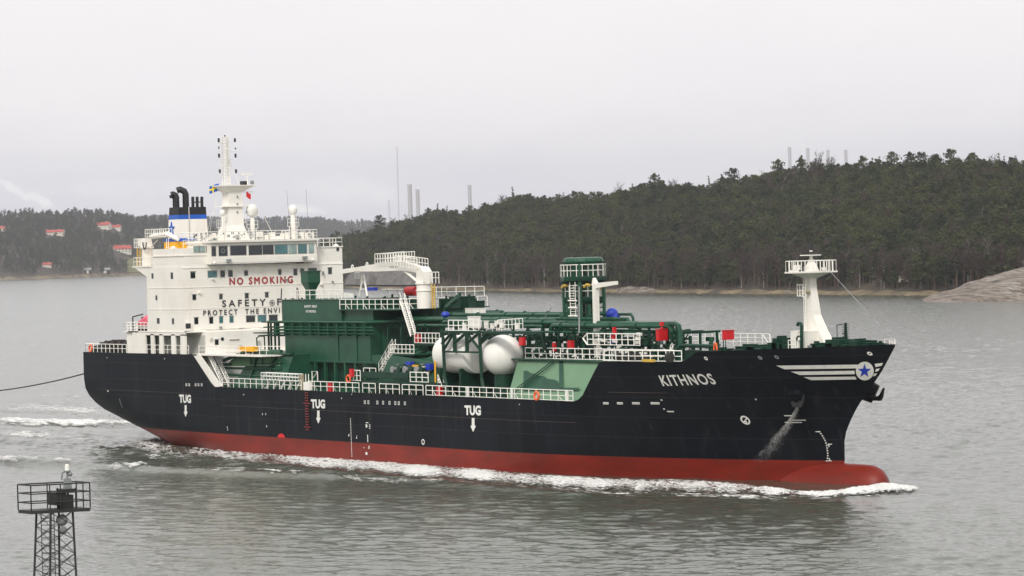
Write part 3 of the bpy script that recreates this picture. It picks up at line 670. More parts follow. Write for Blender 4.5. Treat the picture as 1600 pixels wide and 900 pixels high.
for u, v in ((406, 361), (425, 362), (441, 364), (448, 362), (471, 362), (484, 363), (434, 368), (415, 366)):
    c = P(u, v+4, X=27.5+random.random()); mb.cbox((c[0], c[1], (c[2]+zt)/2+.1), (.35+.4*random.random(), .3+.7*random.random(), abs(c[2]-zt)+.3))
for u in np.arange(300, 340, 4.3): c = P(u, 368 + 6*random.random(), X=22+random.random()*4); mb.cbox(c, (.3, .25+.3*random.random(), .4+.5*random.random()))
mb.build('monkey_island_gear', M['white'], ship)
mb = MB()
for i in range(26):
    u = 300 + 40*random.random(); c = P(u, 365 + 12*random.random(), X=26.5); mb.cbox(c, (.1, .12+.2*random.random(), .12+.2*random.random()))
for i in range(18):
    u = 345 + 145*random.random(); c = P(u, 363 + 9*random.random(), X=28.2); mb.cbox(c, (.1, .12+.25*random.random(), .15+.2*random.random()))
mb.build('small_fittings', M['greybox'], ship)
mb = MB(); mb.rail([P(286, 372, X=27.9)*[1,1,0]+[0,0,Z5+.9], (XF-.6, yb0-.3, Z5+.9)], 1.0, .8, .035, (1, .5)); mb.build('starboard_wing_railing', M['rail'], ship)
mb = MB()
a = mp_(346, 291); mb.bar(P(333, 340, X=24), mp_(344, 292), .02); mb.bar(mp_(342, 291), P(322, 372, X=24), .015); mb.bar(mp_(341, 291), P(326, 372, X=24), .015)
mb.build('flag_halyard', M['rail'], ship)

# ---- provision crane on the aft house
pc = empty('provision_crane', parent=ship)
YC = -10.5
c = P(230.5, 412, Y=YC); zc = P(230.5, 388, Y=YC)[2]
mb = MB(); mb.tube([(c[0], YC, 22.95), (c[0], YC, zc)], .72, 14); mb.lathe((c[0], YC, zc), [(.9, 0), (.9, .25)], 14); mb.build('pedestal', M['white'], pc, smooth=True)
mb = MB(); a = P(238, 383, Y=YC); mb.frustum((c[0]-.2, YC, zc+.25), (1.3, 1.2, 0), (c[0]-.1, YC, P(230, 372, Y=YC)[2]), (.9, .9, 0)); mb.cbox((c[0]-1.2, YC, zc+.8), (.8, 1.1, 1.0)); mb.build('slewing_house', M['white'], pc)
mb = MB(); b0 = P(236, 370, Y=YC); b1 = P(262, 366, Y=YC); b2 = P(278, 374, Y=YC)
mb.tube([b0, b1, b2], [.32, .38, .25], 4); mb.bar(P(236, 386, Y=YC), P(246, 375, Y=YC), .07); mb.build('boom', M['white'], pc)
mb = MB(); a = P(227, 371, Y=YC-.4); b = P(259, 369, Y=YC-.4); b[2] = a[2]; mb.rail([a, b], 1.0, .55, .04, (1, .5, .02)); mb.rail([a+[0,.9,0], b+[0,.9,0]], 1.0, .8, .04, (1, .5))
a = P(210, 388, Y=YC); b = P(219, 388, Y=YC); b[2] = a[2]; mb.rail([a, b], 1.2, .5, .05, (1, .6, .05)); mb.build('crane_railing', M['rail'], pc)
mb = MB(); cc = P(227, 380, Y=YC-.7); mb.tube([cc + [.35*math.cos(w)*1.3, -.1, .75*math.sin(w)] for w in np.linspace(R(170), R(370), 12)], .09, 6); mb.build('hydraulic_hose', M['text_black'], pc)
mb = MB()
for u in (215, 219.5): p_ = P(u, 411, Y=YC-.5); q_ = P(u, 388, Y=YC-.5); mb.bar((p_[0], p_[1], 22.95), (p_[0], p_[1], q_[2]), .08)
for i in range(8): z = 23.1+i*.24; p_ = P(215, 411, Y=YC-.5); q_ = P(219.5, 411, Y=YC-.5); mb.bar((p_[0], p_[1], z), (q_[0], p_[1], z), .04)
mb.build('yellow_ladder', M['dyellow'], pc)
mb = MB(); a = (14.95, -12.1, 22.98); mb.rail([(14.95, -4, 22.98), a, (20.3, -12.1, 22.98)], 1.05, .9, .045, (1, .5)); mb.build('aft_deck_railing', M['rail'], ship)
mb = MB(); c = P(251, 405, Y=-11.5); mb.cbox(c, (1.0, .5, .8)); mb.build('life_jacket_locker', M['pink'], ship)

# ---- aft boat deck rail, poop rails, mooring gear
mb = MB(); mb.rail([(11.8, -4, Z1), (11.8, -12.1, Z1), (18.3, -12.1, Z1)], 1.1, .9, .045, (1, .66, .33)); mb.build('boat_deck_railing', M['rail'], ship)
mb = MB(); mb.rail([(.3, 10, 11.75), (.3, -12.1, 11.75), (12.3, -12.15, 11.75)], 1.1, 1.25, .05, (1, .5)); mb.rail([(17.0, -12.15, 11.75), (XF+.6, -12.15, 11.75)], 1.1, 1.1, .04, (1, .5)); mb.build('poop_railing', M['rail'], ship)
for i, (u, r_) in enumerate(((169, .55), (180.2, .66), (190.5, .68), (199.5, .55))):
    c = P(u, 538.3, Y=-10.9); q = MB(); q.lathe(c, [(r_*.9, -.55), (r_, -.5), (r_*.75, -.42), (r_*.8, 0), (r_*.75, .42), (r_, .5), (r_*.9, .55)], 14, 0); q.tube([c, c*[1,1,0]+[0,0,11.7]], .3, 6); q.build('mooring_winch', M['drum'], ship)
mb = MB()
for u, v, w, h in ((150.5, 548, .9, .8), (157, 547, .7, .9), (163, 546, 1.1, 1.3), (176, 547, 1.3, .9), (199, 549, 1.2, .8), (186, 549, 1.0, .7)): c = P(u, v, Y=-10.5); mb.cbox((c[0], c[1], 11.72+h/2), (w, .8, h))
a, b = P(158, 542.5, Y=-10.6), P(206, 543, Y=-10.6); mb.bar(a, b, .11); mb.build('deck_bitts', M['rope'], ship)
# wing plate and stairs where poop steps down to the main deck
mb = MB()
def yw(p): return (p[0], -12.24, p[1])
mb.prism([yw(q) for q in ((30.5, 11.82), (32.3, 11.82), (37.9, 7.95), (36.3, 7.8), (35.5, 8.1))], (0, .12, 0))
mb.box((30.5, -12.24, 11.62), (31.6, 12, 11.86)); mb.box((31, -12.2, 11.66), (48, -8.9, 11.82)); mb.build('wing_plate', M['white'], ship)
mb = MB(); mb.box((31.5, -11.4, 7.82), (31.7, 11.4, 11.7)); mb.box((31.7, -11.2, 8.4), (33.2, -10.6, 11.66)); mb.build('poop_front', M['deckwhite'], ship)
def stair(a, b, w, m, name='stair', parent=ship, rails=True, wdir=(0,1,0), rr=.04):
    a = np.array(a, float); b = np.array(b, float); w = np.array(wdir)*w; q = MB()
    for k in (0, 1): q.bar(a + w*k, b + w*k, .09)
    n = max(3, int(abs(b[2]-a[2])/.25))
    for i in range(1, n): p_ = a + (b-a)*i/n; q.bar(p_, p_ + w, .04)
    if rails:
        for k in (0, 1):
            for hh in (.95, .5): q.bar(a + w*k + [0,0,hh], b + w*k + [0,0,hh], rr)
            for i in range(5): p_ = a + (b-a)*i/4 + w*k; q.bar(p_, p_+[0,0,.95], rr)
    return q.build(name, m, parent)
stair((33.4, -11.6, 11.7), (37.0, -11.6, 7.85), .9, M['rail'])
mb = MB(); c = P(386, 545, Y=-10); mb.cbox((c[0]+.3, c[1], c[2]), (3.6, .8, .6)); mb.build('yellow_locker', M['yellow'], ship)
mb = MB(); mb.rail([(31.6, -11.9, 11.82), (47.5, -9.3, 11.82)], 1.0, 1.3, .04, (1, .5)); mb.build('walkway_railing', M['rail'], ship)

# ---- side railings along the main deck
mb = MB()
for x0, x1 in ((37.8, 52.0), (53.2, 57.2), (58.8, 70.4), (71.2, 74.0), (74.9, 79.2), (79.8, 84.2)): mb.rail([(x0, -12.1, 7.85), (x1, -12.1, 7.85)], 1.1, 1.45, .05, (1, .5), stay=(0, .35, 0))
mb.rail([(84.8, -12.1, 7.85), (113.4, -12.1, 7.85)], 1.1, 1.35, .05, (1, .5, .04), stay=(.35, .25, 0))
mb.rail([(37.8, 12.1, 7.85), (113, 12.1, 7.85)], 1.1, 1.6, .045, (1, .5)); mb.build('side_railing', M['rail'], ship)
mb = MB()
for x in (93.2, 101.8, 112.2): mb.box((x, -12.16, 7.85), (x+.35, -12.04, 8.95))
mb.build('rail_gate', M['text_white'], ship)
# walkway railings on the trunk
mb = MB(); mb.rail([(100.6, -9.3, 12.02), (119.3, -9.3, 12.02)], 1.15, 1.35, .055, (1, .5, .04), stay=(.35, .2, 0)); mb.rail([(119.3, -9.3, 12.02), (127, -9.0, 12.02)], 1.15, 1.35, .05, (1, .5)); mb.build('trunk_railing', M['rail'], ship)
mb = MB(); mb.rail([(118.6, -11.8, 12.08), (124, -11.7, 12.1), (130.3, -hb(130.3, 12.1)+.15, 12.1)], 1.1, 1.1, .055, (1, .5, .05)); mb.build('forecastle_railing', M['rail'], ship)
for u in (967, 982, 994, 1046):
    c = P(u, 558.5, Y=-11.2); q = MB(); q.lathe(c, [(.34, -.25), (.5, -.2), (.5, .2), (.34, .25)], 12, 0); q.tube([c, c*[1,1,0]+[0,0,12.05]], .25, 6); q.build('mooring_roller', M['rope'], ship, smooth=True)
mb = MB(); a = P(1004, 566, Y=-11.6); mb.box((a[0], -11.7, 12.08), (a[0]+1.9, -11.4, 12.35)); mb.build('yellow_chock', M['dyellow'], ship)

# ------------------------------------------------------------------ cargo machinery house
room = empty('compressor_house', parent=ship)
YA = -7.0; xA0, xA1 = 44.1, 65.0; xm = P(533, 470, Y=YA)[0]
zT = 18.35; zP = 17.25; zM = 15.75
yfr = P(700, 490, X=66)[1]
mb = MB()
mb.box((xA0, YA, zM), (xm, yfr-3, zT)); mb.box((xm, YA+.3, zM), (xA1, yfr, zP-.1)); mb.box((xA0-.1, YA-.12, zT), (xm+.1, yfr-3, zT+.08))
mb.box((xm-.4, YA-.3, zP-.12), (72, yfr+2, zP)); mb.box((65, YA+4.5, 15.9), (71.5, yfr+1.5, zP-.12))
mb.build('upper_house', M['green'], room)
mb = MB(); mb.box((xA0+.4, YA+.1, 11.0), (xA1-.2, yfr, zM)); mb.build('lower_house', M['green'], room)
mb = MB()
for x in (57.2, 61.5, 64.6): mb.box((x, YA+.0, 11.0), (x+.12, YA+.12, zM))
mb.bar((xA0-3, YA-.35, zM-.05), (64.0, YA-.35, zM-.05), .16); mb.tube([(64.0, YA-.35, zM-.05), (66, YA+.6, zM), (72, YA+3.5, zM+.1), (80, YA+4.5, zM+.1)], .2, 8)
for z, r_ in ((14.75, .13), (14.35, .10), (15.1, .10)): mb.bar((xA0-2, YA-.3, z), (66, YA-.3, z), r_)
for x in np.arange(xA0-1, 66, 2.1): mb.box((x, YA-.45, 14.1), (x+.12, YA+.1, 15.6))
mb.build('side_piping', M['green'], room)
mb = MB()   # columns below the house with dark spaces between
for x in list(np.arange(xA0+.4, 65, 2.35)): mb.box((x, YA-.05, 7.85), (x+.35, YA+.3, 11.05))
mb.box((xA0, YA-.06, 10.9), (65.4, YA+.3, 11.1)); mb.box((65, YA, 10.9), (74, 6, 11.9)); mb.build('support_columns', M['green'], room)
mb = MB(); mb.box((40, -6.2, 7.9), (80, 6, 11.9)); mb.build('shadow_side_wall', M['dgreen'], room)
a = P(475.5, 480.6, Y=YA-.03); b = P(495.5, 480.8, Y=YA-.03); lettering('notice_lettering', 'SAFETY FIRST', a, b, .30, M['text_white'], room, offset=.03)
a = P(478, 488.3, Y=YA-.03); b = P(493.5, 488.5, Y=YA-.03); lettering('notice_lettering', 'NO SMOKING', a, b, .30, M['text_white'], room, offset=.03)
# recess detail on the front
mb = MB(); mb.box((65.0, -5.5, 12), (65.2, 2, 14.4)); mb.box((65.2, -5.6, 14.4), (65.5, 2, 14.55)); mb.build('front_recess', M['green'], room)
# green ventilation trunk on top
mb = MB(); c = P(486, 462, Y=-3); zz0, zz1, zz2 = P(486, 452, Y=-3)[2], P(486, 441, Y=-3)[2], P(486, 424.5, Y=-3)[2]
mb.frustum((c[0], -3, zT), (1.0, 1.0, 0), (c[0], -3, zz0), (1.0, 1.0, 0)); mb.frustum((c[0], -3, zz0), (1.0, 1.0, 0), (c[0], -3, zz1), (1.7, 1.75, 0)); mb.frustum((c[0], -3, zz1), (1.7, 1.75, 0), (c[0], -3, zz2), (1.7, 1.75, 0)); mb.box((c[0]-.95, -3.95, zz2), (c[0]+.95, -2.05, zz2+.12))
mb.build('ventilation_trunk', M['green'], room)
# platform rails
mb = MB()
mb.rail([(xA0+2.2, YA+.1, zT+.08), (xm, YA+.1, zT+.08)], 1.1, 1.5, .045, (1, .5), stay=(.3, .3, 0))
mb.rail([(xm, YA-.2, zP), (71.8, YA-.2, zP), (71.8, yfr+1.8, zP)], 1.15, 1.3, .05, (1, .5), stay=(.3, .3, 0))
mb.rail([(xm+3, 3, zT+.1), (66, 3, zT+.1), (71, 5, zT+.1)], 1.1, 1.3, .045, (1, .5)); mb.build('platform_railing', M['rail'], room)
mb = MB()
for (u, v, w, d, h) in ((558, 459, 2.0, 1.5, 1.3), (577, 459, 2.4, 1.5, 1.2), (615, 455, 1.6, 1.2, 1.4), (604, 463, 2, 1, 1.2), (722, 463, 2.4, 2, 1.5), (745, 464, 1.4, 1.2, .9), (640, 466, 2.2, 1.2, 1.2), (700, 466, 1.8, 1.2, 1.2)):
    c = P(u, v, Y=-1.5); q = MB(); q.box((c[0]-w/2, -1.5-d/2, zP), (c[0]+w/2, -1.5+d/2, zP+h*.8)); q.box((c[0]-w/2-.06, -1.56-d/2, zP+h*.8), (c[0]+w/2+.06, -1.44+d/2, zP+h*.88)); q.tube([(c[0]-w*.2, -1.5, zP+h*.8), (c[0]-w*.2, -1.5, zP+h*1.15)], .14, 8); q.build('deck_machine', M['dgreen'], room)
for u in (600, 612, 625, 634, 648, 688, 705, 716, 733, 741): c = P(u, 462, Y=-2.5+random.random()); q = MB(); h_ = .9+.7*random.random(); q.tube([(c[0], c[1], zP), (c[0], c[1], zP+h_)], .12+.1*random.random(), 8); q.lathe((c[0], c[1], zP+h_), [(.2, 0), (.2, .08)], 10); q.build('vent_pipe', M['dgreen'], room)
mb.tube([P(715, 464, Y=-4), P(712, 468, Y=-4.5), P(704, 474, Y=-5), P(698, 480, Y=-5.5), P(696, 488, Y=-5.5)], .32, 10)
mb.build('bent_pipe', M['dgreen'], room)
mb = MB(); c = P(643.5, 455, Y=-1.0); mb.tube([c + [-1.0, 0, 0], c + [1.0, 0, 0]], .55, 12); mb.build('red_hose_reel', M['fire'], room)
mb = MB(); c = P(580, 451.5, Y=-1); mb.cbox(c, (2.0, .6, .4)); mb.build('blue_locker', M['starblue'], room)
mb = MB()
for u in (541, 531, 517, 502, 523, 548): c = P(u, 459 + 3*random.random(), Y=-5.0); mb.cbox(c, (.25+.6*random.random(), .3, .4+.4*random.random()))
for u in (605, 621): c = P(u, 452, Y=-1); mb.tube([(c[0], -1, zP), c], .06, 6); mb.cbox(c, (1.2, .8, .1))
mb.build('white_fittings', M['rail'], room)
mb = MB()
for u, r_ in ((439, .08), (466, .05)):
    c = P(u, 462, Y=-6); mb.bar((c[0], -6, zT), (c[0]+(.2 if u < 450 else 0), -6, zT+1.4), r_)
c = P(464, 450, Y=-6); mb.bar((c[0], -6, zT), (c[0], -6, zT+1.5), .08); mb.build('vent_post', M['funnel_black'], room)
c = P(696, 491.5, Y=-7); mb = MB(); mb.ball(c, .48, 12, sz=.75); mb.build('blue_valve_cover', M['starblue'], ship)
# stairs down the front
stair(P(642, 525.5, Y=-7.5) + [0, 0, 0], P(625, 468, Y=-7.5)+[0,0,-.2], 1.0, M['rail'], wdir=(1, 0, 0))
mb = MB(); a = P(648, 536, Y=-8); b = P(687, 538, Y=-8); b[2] = a[2] ; mb.rail([a, b], 1.15, .8, .05, (1, .5, .03)); mb.build('landing_railing', M['rail'], ship)
mb = MB(); mb.box((a[0], -8.1, a[2]-.25), (b[0]+2, -4, a[2])); mb.build('landing', M['dgreen'], ship)
a = P(592, 580, Y=-10); b = P(613, 543, Y=-10); stair(a, b, .8, M['rail'], wdir=(.9, 0, 0))
mb = MB(); a = P(610, 552, Y=-10); b = P(647, 553, Y=-10); b[2] = a[2]; mb.rail([a, b], 1.0, .9, .05, (1, .5, .03)); mb.build('landing_railing', M['rail'], ship)
mb = MB(); mb.box((a[0], -10, a[2]-.2), (b[0], -7.5, a[2]-.02)); mb.prism([(a[0], -10, a[2]-.2), (b[0]+7, -10, a[2]-1.0), (b[0]+6, -10.6, 7.9), (a[0]-3, -10.6, 7.9)], (0, 1.5, 0)); mb.build('manifold_base', M['green'], ship)
# ------------------------------------------------------------------ manifold platform
mani = empty('cargo_manifold', parent=ship)
a = P(567, 586, Y=-11.4); b = P(690, 598, Y=-11.4); zm = a[2]-.6
mb = MB(); mb.box((a[0], -11.6, zm-.25), (b[0], -7.8, zm)); mb.box((a[0], -11.65, zm+.35), (P(640, 590, Y=-11.4)[0], -11.5, zm+1.0)); mb.box((a[0], -11.7, zm-.9), (b[0], -11.4, zm-.65))
for x in np.arange(a[0]+.4, b[0], 2.2): mb.box((x, -11.6, 7.85), (x+.2, -11.4, zm-.2))
mb.build('drip_tray', M['dgreen'], mani)
mb = MB(); c = P(641, 586, Y=-11.5); d_ = P(669, 588, Y=-11.5); mb.rail([(c[0], -11.5, zm), (d_[0], -11.5, zm)], 1.1, 1.3, .06, (1, .5, .03)); c = P(547, 586, Y=-11.3); d_ = P(563, 588, Y=-11.3); mb.rail([(c[0], -11.3, zm-.1), (d_[0], -11.3, zm-.1)], 1.2, .7, .06, (1, .5, .03))
c = P(567, 580, Y=-11.3); d_ = P(586, 580, Y=-11.3); mb.rail([(c[0], -11.2, zm+.9), (d_[0], -11.2, zm+.9)], .5, 1.1, .05, (1,)); c = P(619, 580, Y=-9); d_ = P(648, 580, Y=-9); mb.rail([(c[0], -9, c[2]-1.2), (d_[0], -9, c[2]-1.2)], 1.7, 1.6, .06, (1, .6)); mb.build('manifold_railing', M['rail'], mani)
for i, u in enumerate((620, 630, 639, 648, 657, 665)):
    c = P(u, 577, Y=-10.6); q = MB(); q.tube([c + [0, -.6, 0], c + [0, 1.2, 0]], .24, 10); q.lathe(c + [0, -.6, 0], [(.38, -.06), (.38, .06)], 14, 1); q.tube([c + [0, .2, 0], c+[0, .2, .55]], .07, 6); q.lathe(c + [0, .2, .55], [(.24, 0), (.24, .05)], 10, 2)
    o = q.build('manifold_valve', M['dgreen'] if i % 2 else M['steel'], mani, smooth=True)
for u0, v0, u1, v1 in ((617, 578, 645, 548), (630, 576, 658, 549), (642, 574, 672, 552), (655, 573, 686, 556)):
    a_ = P(u0, v0, Y=-9.8); b_ = P(u1, v1, Y=-7.5); q = MB(); q.tube([a_, a_*.85+b_*.15+np.array([0, 0, .3]), b_, b_ + [1.2, 1.5, .1]], .3, 10); q.build('cargo_line', M['green'], mani, smooth=True)
mb = MB(); c = P(640, 567.5, Y=-10.5); mb.cbox(c, (1.1, .5, .35)); c = P(671, 573, Y=-10.5); mb.cbox(c, (.9, .5, .7)); mb.build('blue_gear', M['starblue'], mani)
mb = MB(); c = P(649, 571.5, Y=-10.6); mb.cbox(c, (.9, .3, .2)); c = P(680, 576, Y=-11); mb.bar((c[0], c[1], zm), (c[0], c[1], zm+2.4), .12); mb.build('yellow_gear', M['yellow'], mani)
mb = MB()
for i in range(22): c = P(605 + 82*random.random(), 574 + 9*random.random(), Y=-10.4 + random.random()); mb.cbox(c, (.2+.3*random.random(), .3, .2+.4*random.random()))
mb.build('white_valve_gear', M['rail'], mani)
mb = MB()
for i in range(50): c = P(570 + 118*random.random(), 572 + 13*random.random(), Y=-9.6 + random.random()); mb.cbox(c, (.3+.6*random.random(), .4, .3+.5*random.random()))
for i in range(10): c = P(608 + 80*random.random(), 575, Y=-9); mb.tube([(c[0], -9, zm), (c[0], -9, zm+1.8)], .08, 6)
mb.build('pipe_clutter', M['dgreen'], mani)
stair((P(700, 606, Y=-11.5)[0]-1.1, -11.5, 7.85), (P(684, 584, Y=-11.5)[0], -11.5, zm+.0), .8, M['rail'], wdir=(0, .9, 0))
a = P(547, 590, Y=-11.6)
for (u, v, w, h) in ((549.7, 583, .62, .8), (516.5, 605.5, .75, 1.0), (687, 613, .85, 1.0), (652, 536, 0, 0)):
    if w: c = P(u, v, Y=-11.85); q = MB(); q.cbox(c, (w, .3, h)); q.box((c[0]-w/2-.04, -12.02, c[2]+h*.5), (c[0]+w/2+.04, -11.68, c[2]+h*.5+.08)); q.build('fire_hose_box', M['fire'], ship)
c = P(653, 529.5, Y=-7.6); q = MB(); q.cbox(c, (.8, .4, .8)); q.cbox(c + [0, 0, .45], (.9, .5, .1)); q.build('fire_hose_box', M['fire'], ship)
# ------------------------------------------------------------------ white cargo tank and its gantry
YT = -9.2
c = P(786, 555.4, Y=YT); rt = 2.25
sph = MB().lathe(c, [(max(rt*math.sin(R(a_)), .02), -rt*math.cos(R(a_))) for a_ in range(0, 181, 5)], 48, 0).build('spherical_deck_tank', M['tank'], ship, smooth=True)
mb = MB(); mb.lathe((c[0], YT, 7.85), [(1.1, 0), (1.0, c[2]-7.85-1.7), (1.75, c[2]-7.85-1.2)], 24); mb.box((c[0]-rt-.2, YT-.4, c[2]-.5), (c[0]-rt+.15, YT+.4, c[2]+.2)); mb.build('tank_skirt', M['dgreen'], sph)
c3 = P(750, 554, Y=-9.0); x1_ = c3[0]; x0_ = P(691, 554, Y=-9.0)[0]; r3 = 2.12; L_ = x1_-x0_
pr = [(max(r3*math.sin(R(a_)), .03), r3*.75*(1-math.cos(R(a_)))) for a_ in range(0, 91, 6)] + [(r3, L_*.5), (r3, L_-.5), (r3*.97, L_-.2), (r3*.6, L_+.1), (.03, L_+.2)]
tank = MB().lathe((x0_, -9.0, c3[2]), pr, 48, 0).build('deck_cargo_tank', M['tank'], ship, smooth=True)
mb = MB()
for x in (x0_+1.9, x1_-1.6): mb.box((x, -10.8, 7.85), (x+.4, -7.2, c3[2]-1.5))
mb.box((x0_+2, -9.3, c3[2]+r3-.05), (x0_+2.6, -8.7, c3[2]+r3+.35)); mb.build('tank_saddle', M['dgreen'], tank)
gan = empty('pipe_gantry', parent=ship)
gy = -11.55
zg = P(700, 518.5, Y=gy)[2]; zg2 = P(700, 549.5, Y=gy)[2]
xg = [P(u, 550, Y=gy)[0] for u in (692.5, 711, 730, 750)]
mb = MB()
for x in (xg[0], xg[3]): mb.bar((x+.9, gy+.0, 7.85), (x+.2, gy, 9.9), .26); mb.bar((x+.2, gy, 9.8), (x, gy, zg+.2), .22)
mb.box((xg[0]-.3, gy-.2, zg-.15), (xg[3]+12.3, gy+.1, zg+.12)); mb.box((xg[0], gy-.15, zg2-.1), (xg[3], gy+.1, zg2+.1))
for x in xg[1:3]: mb.bar((x, gy, zg2), (x, gy, zg), .27)
for p_, q_ in (((xg[0], zg2+.1), (xg[1]-.1, zg-.1)), ((xg[1], zg2+1.0), (xg[2]-.1, zg-.1)), ((xg[2]+.1, zg2+1.0), (xg[3]-.1, zg-.1)), ((xg[2], zg-.1), (xg[3], zg2+.3)), ((xg[0]-.2, zg2+.9), (xg[1]-.5, zg-.1)), ((xg[3], zg2+.9), (xg[3]+2.6, zg-.05)), ((xg[3]+.2, zg2+1.3), (xg[3]+1.6, zg-.05))): mb.bar((p_[0], gy, p_[1]), (q_[0], gy, q_[1]), .2)
mb.box((xg[0]-.3, gy, zg), (xg[3]+12, gy+1.0, zg+.1))
mb.bar((xg[3]+12, gy, zg), (xg[3]+10, gy+2, zg2), .14); mb.bar((xg[3]+8, gy+1, zg), (xg[3]+10.2, gy+2, zg2), .14)
mb.build('gantry_frame', M['dgreen'], gan)
mb = MB(); mb.rail([(P(701, 515, Y=gy)[0], gy, zg+.12), (P(748, 515, Y=gy)[0], gy, zg+.12)], 1.15, .95, .06, (1, .5, .03))
mb.rail([(P(748, 515, Y=gy)[0], gy+2.5, zg+.12), (P(817, 510, Y=gy+2.5)[0], gy+2.5, zg+.3)], 1.1, .7, .045, (1, .5)); mb.build('gantry_railing', M['rail'], gan)
def cabinet(c, d):
    q = MB(); q.cbox(c, d); q.cbox((c[0], c[1], c[2]+d[2]/2+.03), (d[0]+.1, d[1]+.1, .06)); q.bar((c[0], c[1], zg), (c[0], c[1], c[2]-d[2]/2), .05); q.build('instrument_cabinet', M['rail'], gan)
cabinet(P(741, 503.5, Y=-10), (1.5, .7, 1.2))
for i in range(12): cabinet(P(722 + 90*random.random(), 506 + 6*random.random(), Y=-9), (.3+.3*random.random(), .3, .4+.4*random.random()))
for u in (731, 737, 743, 749, 755): cabinet(P(u, 487, Y=-3.5), (.45, .4, .7))
# ------------------------------------------------------------------ pipe rack running forward
rack = empty('pipe_rack', parent=ship)
k = 0
for (Y_, u0, v0, u1, v1, r_) in ((-5, 618, 496, 985, 500, .20), (-4.2, 690, 490.5, 880, 494, .22), (-3.4, 690, 493, 900, 494.5, .24), (-6.2, 690, 503, 1000, 505, .22), (-5.6, 640, 500, 870, 499, .2), (-6.8, 650, 509, 850, 509, .16),
        (-2.4, 700, 489, 890, 491, .22), (-1.2, 760, 490, 900, 493, .2), (-3.8, 870, 509, 1055, 511.5, .18), (-6.6, 860, 507.5, 1050, 510.5, .26), (-2, 890, 498.5, 985, 498, .2), (-5.2, 860, 516, 1062, 517, .16), (-2.8, 930, 490, 990, 492, .16),
        (1, 720, 487, 790, 486, .14), (-7, 760, 517, 1000, 521, .12), (-6.4, 760, 525, 1010, 529, .12), (-4, 800, 498, 960, 500, .18)):
    a = P(u0, v0, Y=Y_); b = P(u1, v1, Y=Y_); b[2] = a[2] = (a[2]+b[2])/2
    q = MB(); q.tube([a + [0, 0, -1.2], a + [.15, 0, -.3], a + [.5, 0, 0], b - [.5, 0, 0], b + [-.15, 0, -.3], b + [0, 0, -1.4]], r_, 8)
    for x in np.arange(a[0]+2, b[0]-1, 4.6+k % 3): q.lathe((x, Y_, a[2]), [(r_+.1, 0), (r_+.1, .12)], 10, 0)
    q.build('rack_pipe', M['green'], rack, smooth=True); k += 1
mb = MB()
xs_ = np.arange(69, 127, 2.9)
for i, x in enumerate(xs_):
    zt_ = 15.4 if x < 104 else 14.9
    for y in (-7.3, -1.5): mb.box((x, y, 11.9), (x+.22, y+.22, zt_))
    mb.box((x, -7.3, zt_-.25), (x+.2, -1, zt_)); mb.box((x, -7.3, zt_-1.6), (x+.2, -1, zt_-1.45))
    if i % 2: mb.bar((x, -7.2, 12), (x+2.9, -7.2, zt_-.2), .09)
mb.build('rack_frames', M['dgreen'], rack)
nvp = 0; rest_mb = MB()
for i in range(300):
    mb = MB() if i < 100 else rest_mb
    x = 72 + 53*random.random(); y = -7 + 6*random.random(); z = 11.9 + 2.4*random.random()**1.3; t = random.random()
    if t < .4: mb.tube([(x, y, 11.9), (x, y, z+.5)], .08+.13*random.random(), 7)
    elif t < .7: mb.tube([(x, y, z), (x+1+2.5*random.random(), y, z)], .07+.1*random.random(), 7)
    elif t < .85: mb.cbox((x, y, z), (.4+.5*random.random(), .5, .4+.6*random.random()))
    else: mb.tube([(x, y, z), (x+.4, y, z+.5), (x+.4, y+1.5, z+.6)], .14, 7)
    if i < 100: mb.build('branch_pipe', M['dgreen'] if i % 3 else M['green'], rack)
tag(rest_mb.build('fine_pipework', M['dgreen'], rack), kind='stuff')
mb = MB()
for i in range(34):
    x = 96 + 29*random.random(); z = 12.2 + 1.9*random.random(); mb = MB(); mb.cbox((x, -7.45-.3*random.random(), z), (.12+.25*random.random(), .15, .12+.25*random.random())); mb.build('valve_handle', M['rail'], rack)
mb = MB(); 
for (u, v, w, h) in ((892, 538, .75, .8), (816, 533, .7, .9)): c = P(u, v, Y=-8); mb.cbox(c, (w, .4, h))
for (u, v) in ((960, 518), (959, 527), (1034, 506), (866, 542)): c = P(u, v, Y=-7.4); mb.cbox(c, (.35, .3, .9 if u < 1000 else .4))
mb.build('red_gear', M['fire'], rack)
# walkway and rail inside the rack, forward
mb = MB(); a = P(918, 539, Y=-8); b = P(1000, 540.5, Y=-8); b[2] = a[2]; mb.rail([a, b], 1.2, 1.1, .06, (1, .5, .03)); mb.bar(a, a+[-.8, 0, .7], .1); mb.bar(a+[-.8, 0, .7], a+[0, 0, 1.2], .1)
for (u, v) in ((937, 531), (944, 532), (961, 533), (997, 528), (999, 522), (996, 535)): c = P(u, v, Y=-7.6); mb.cbox(c, (.6, .3, .3))
mb.build('rack_walkway_railing', M['rail'], rack)
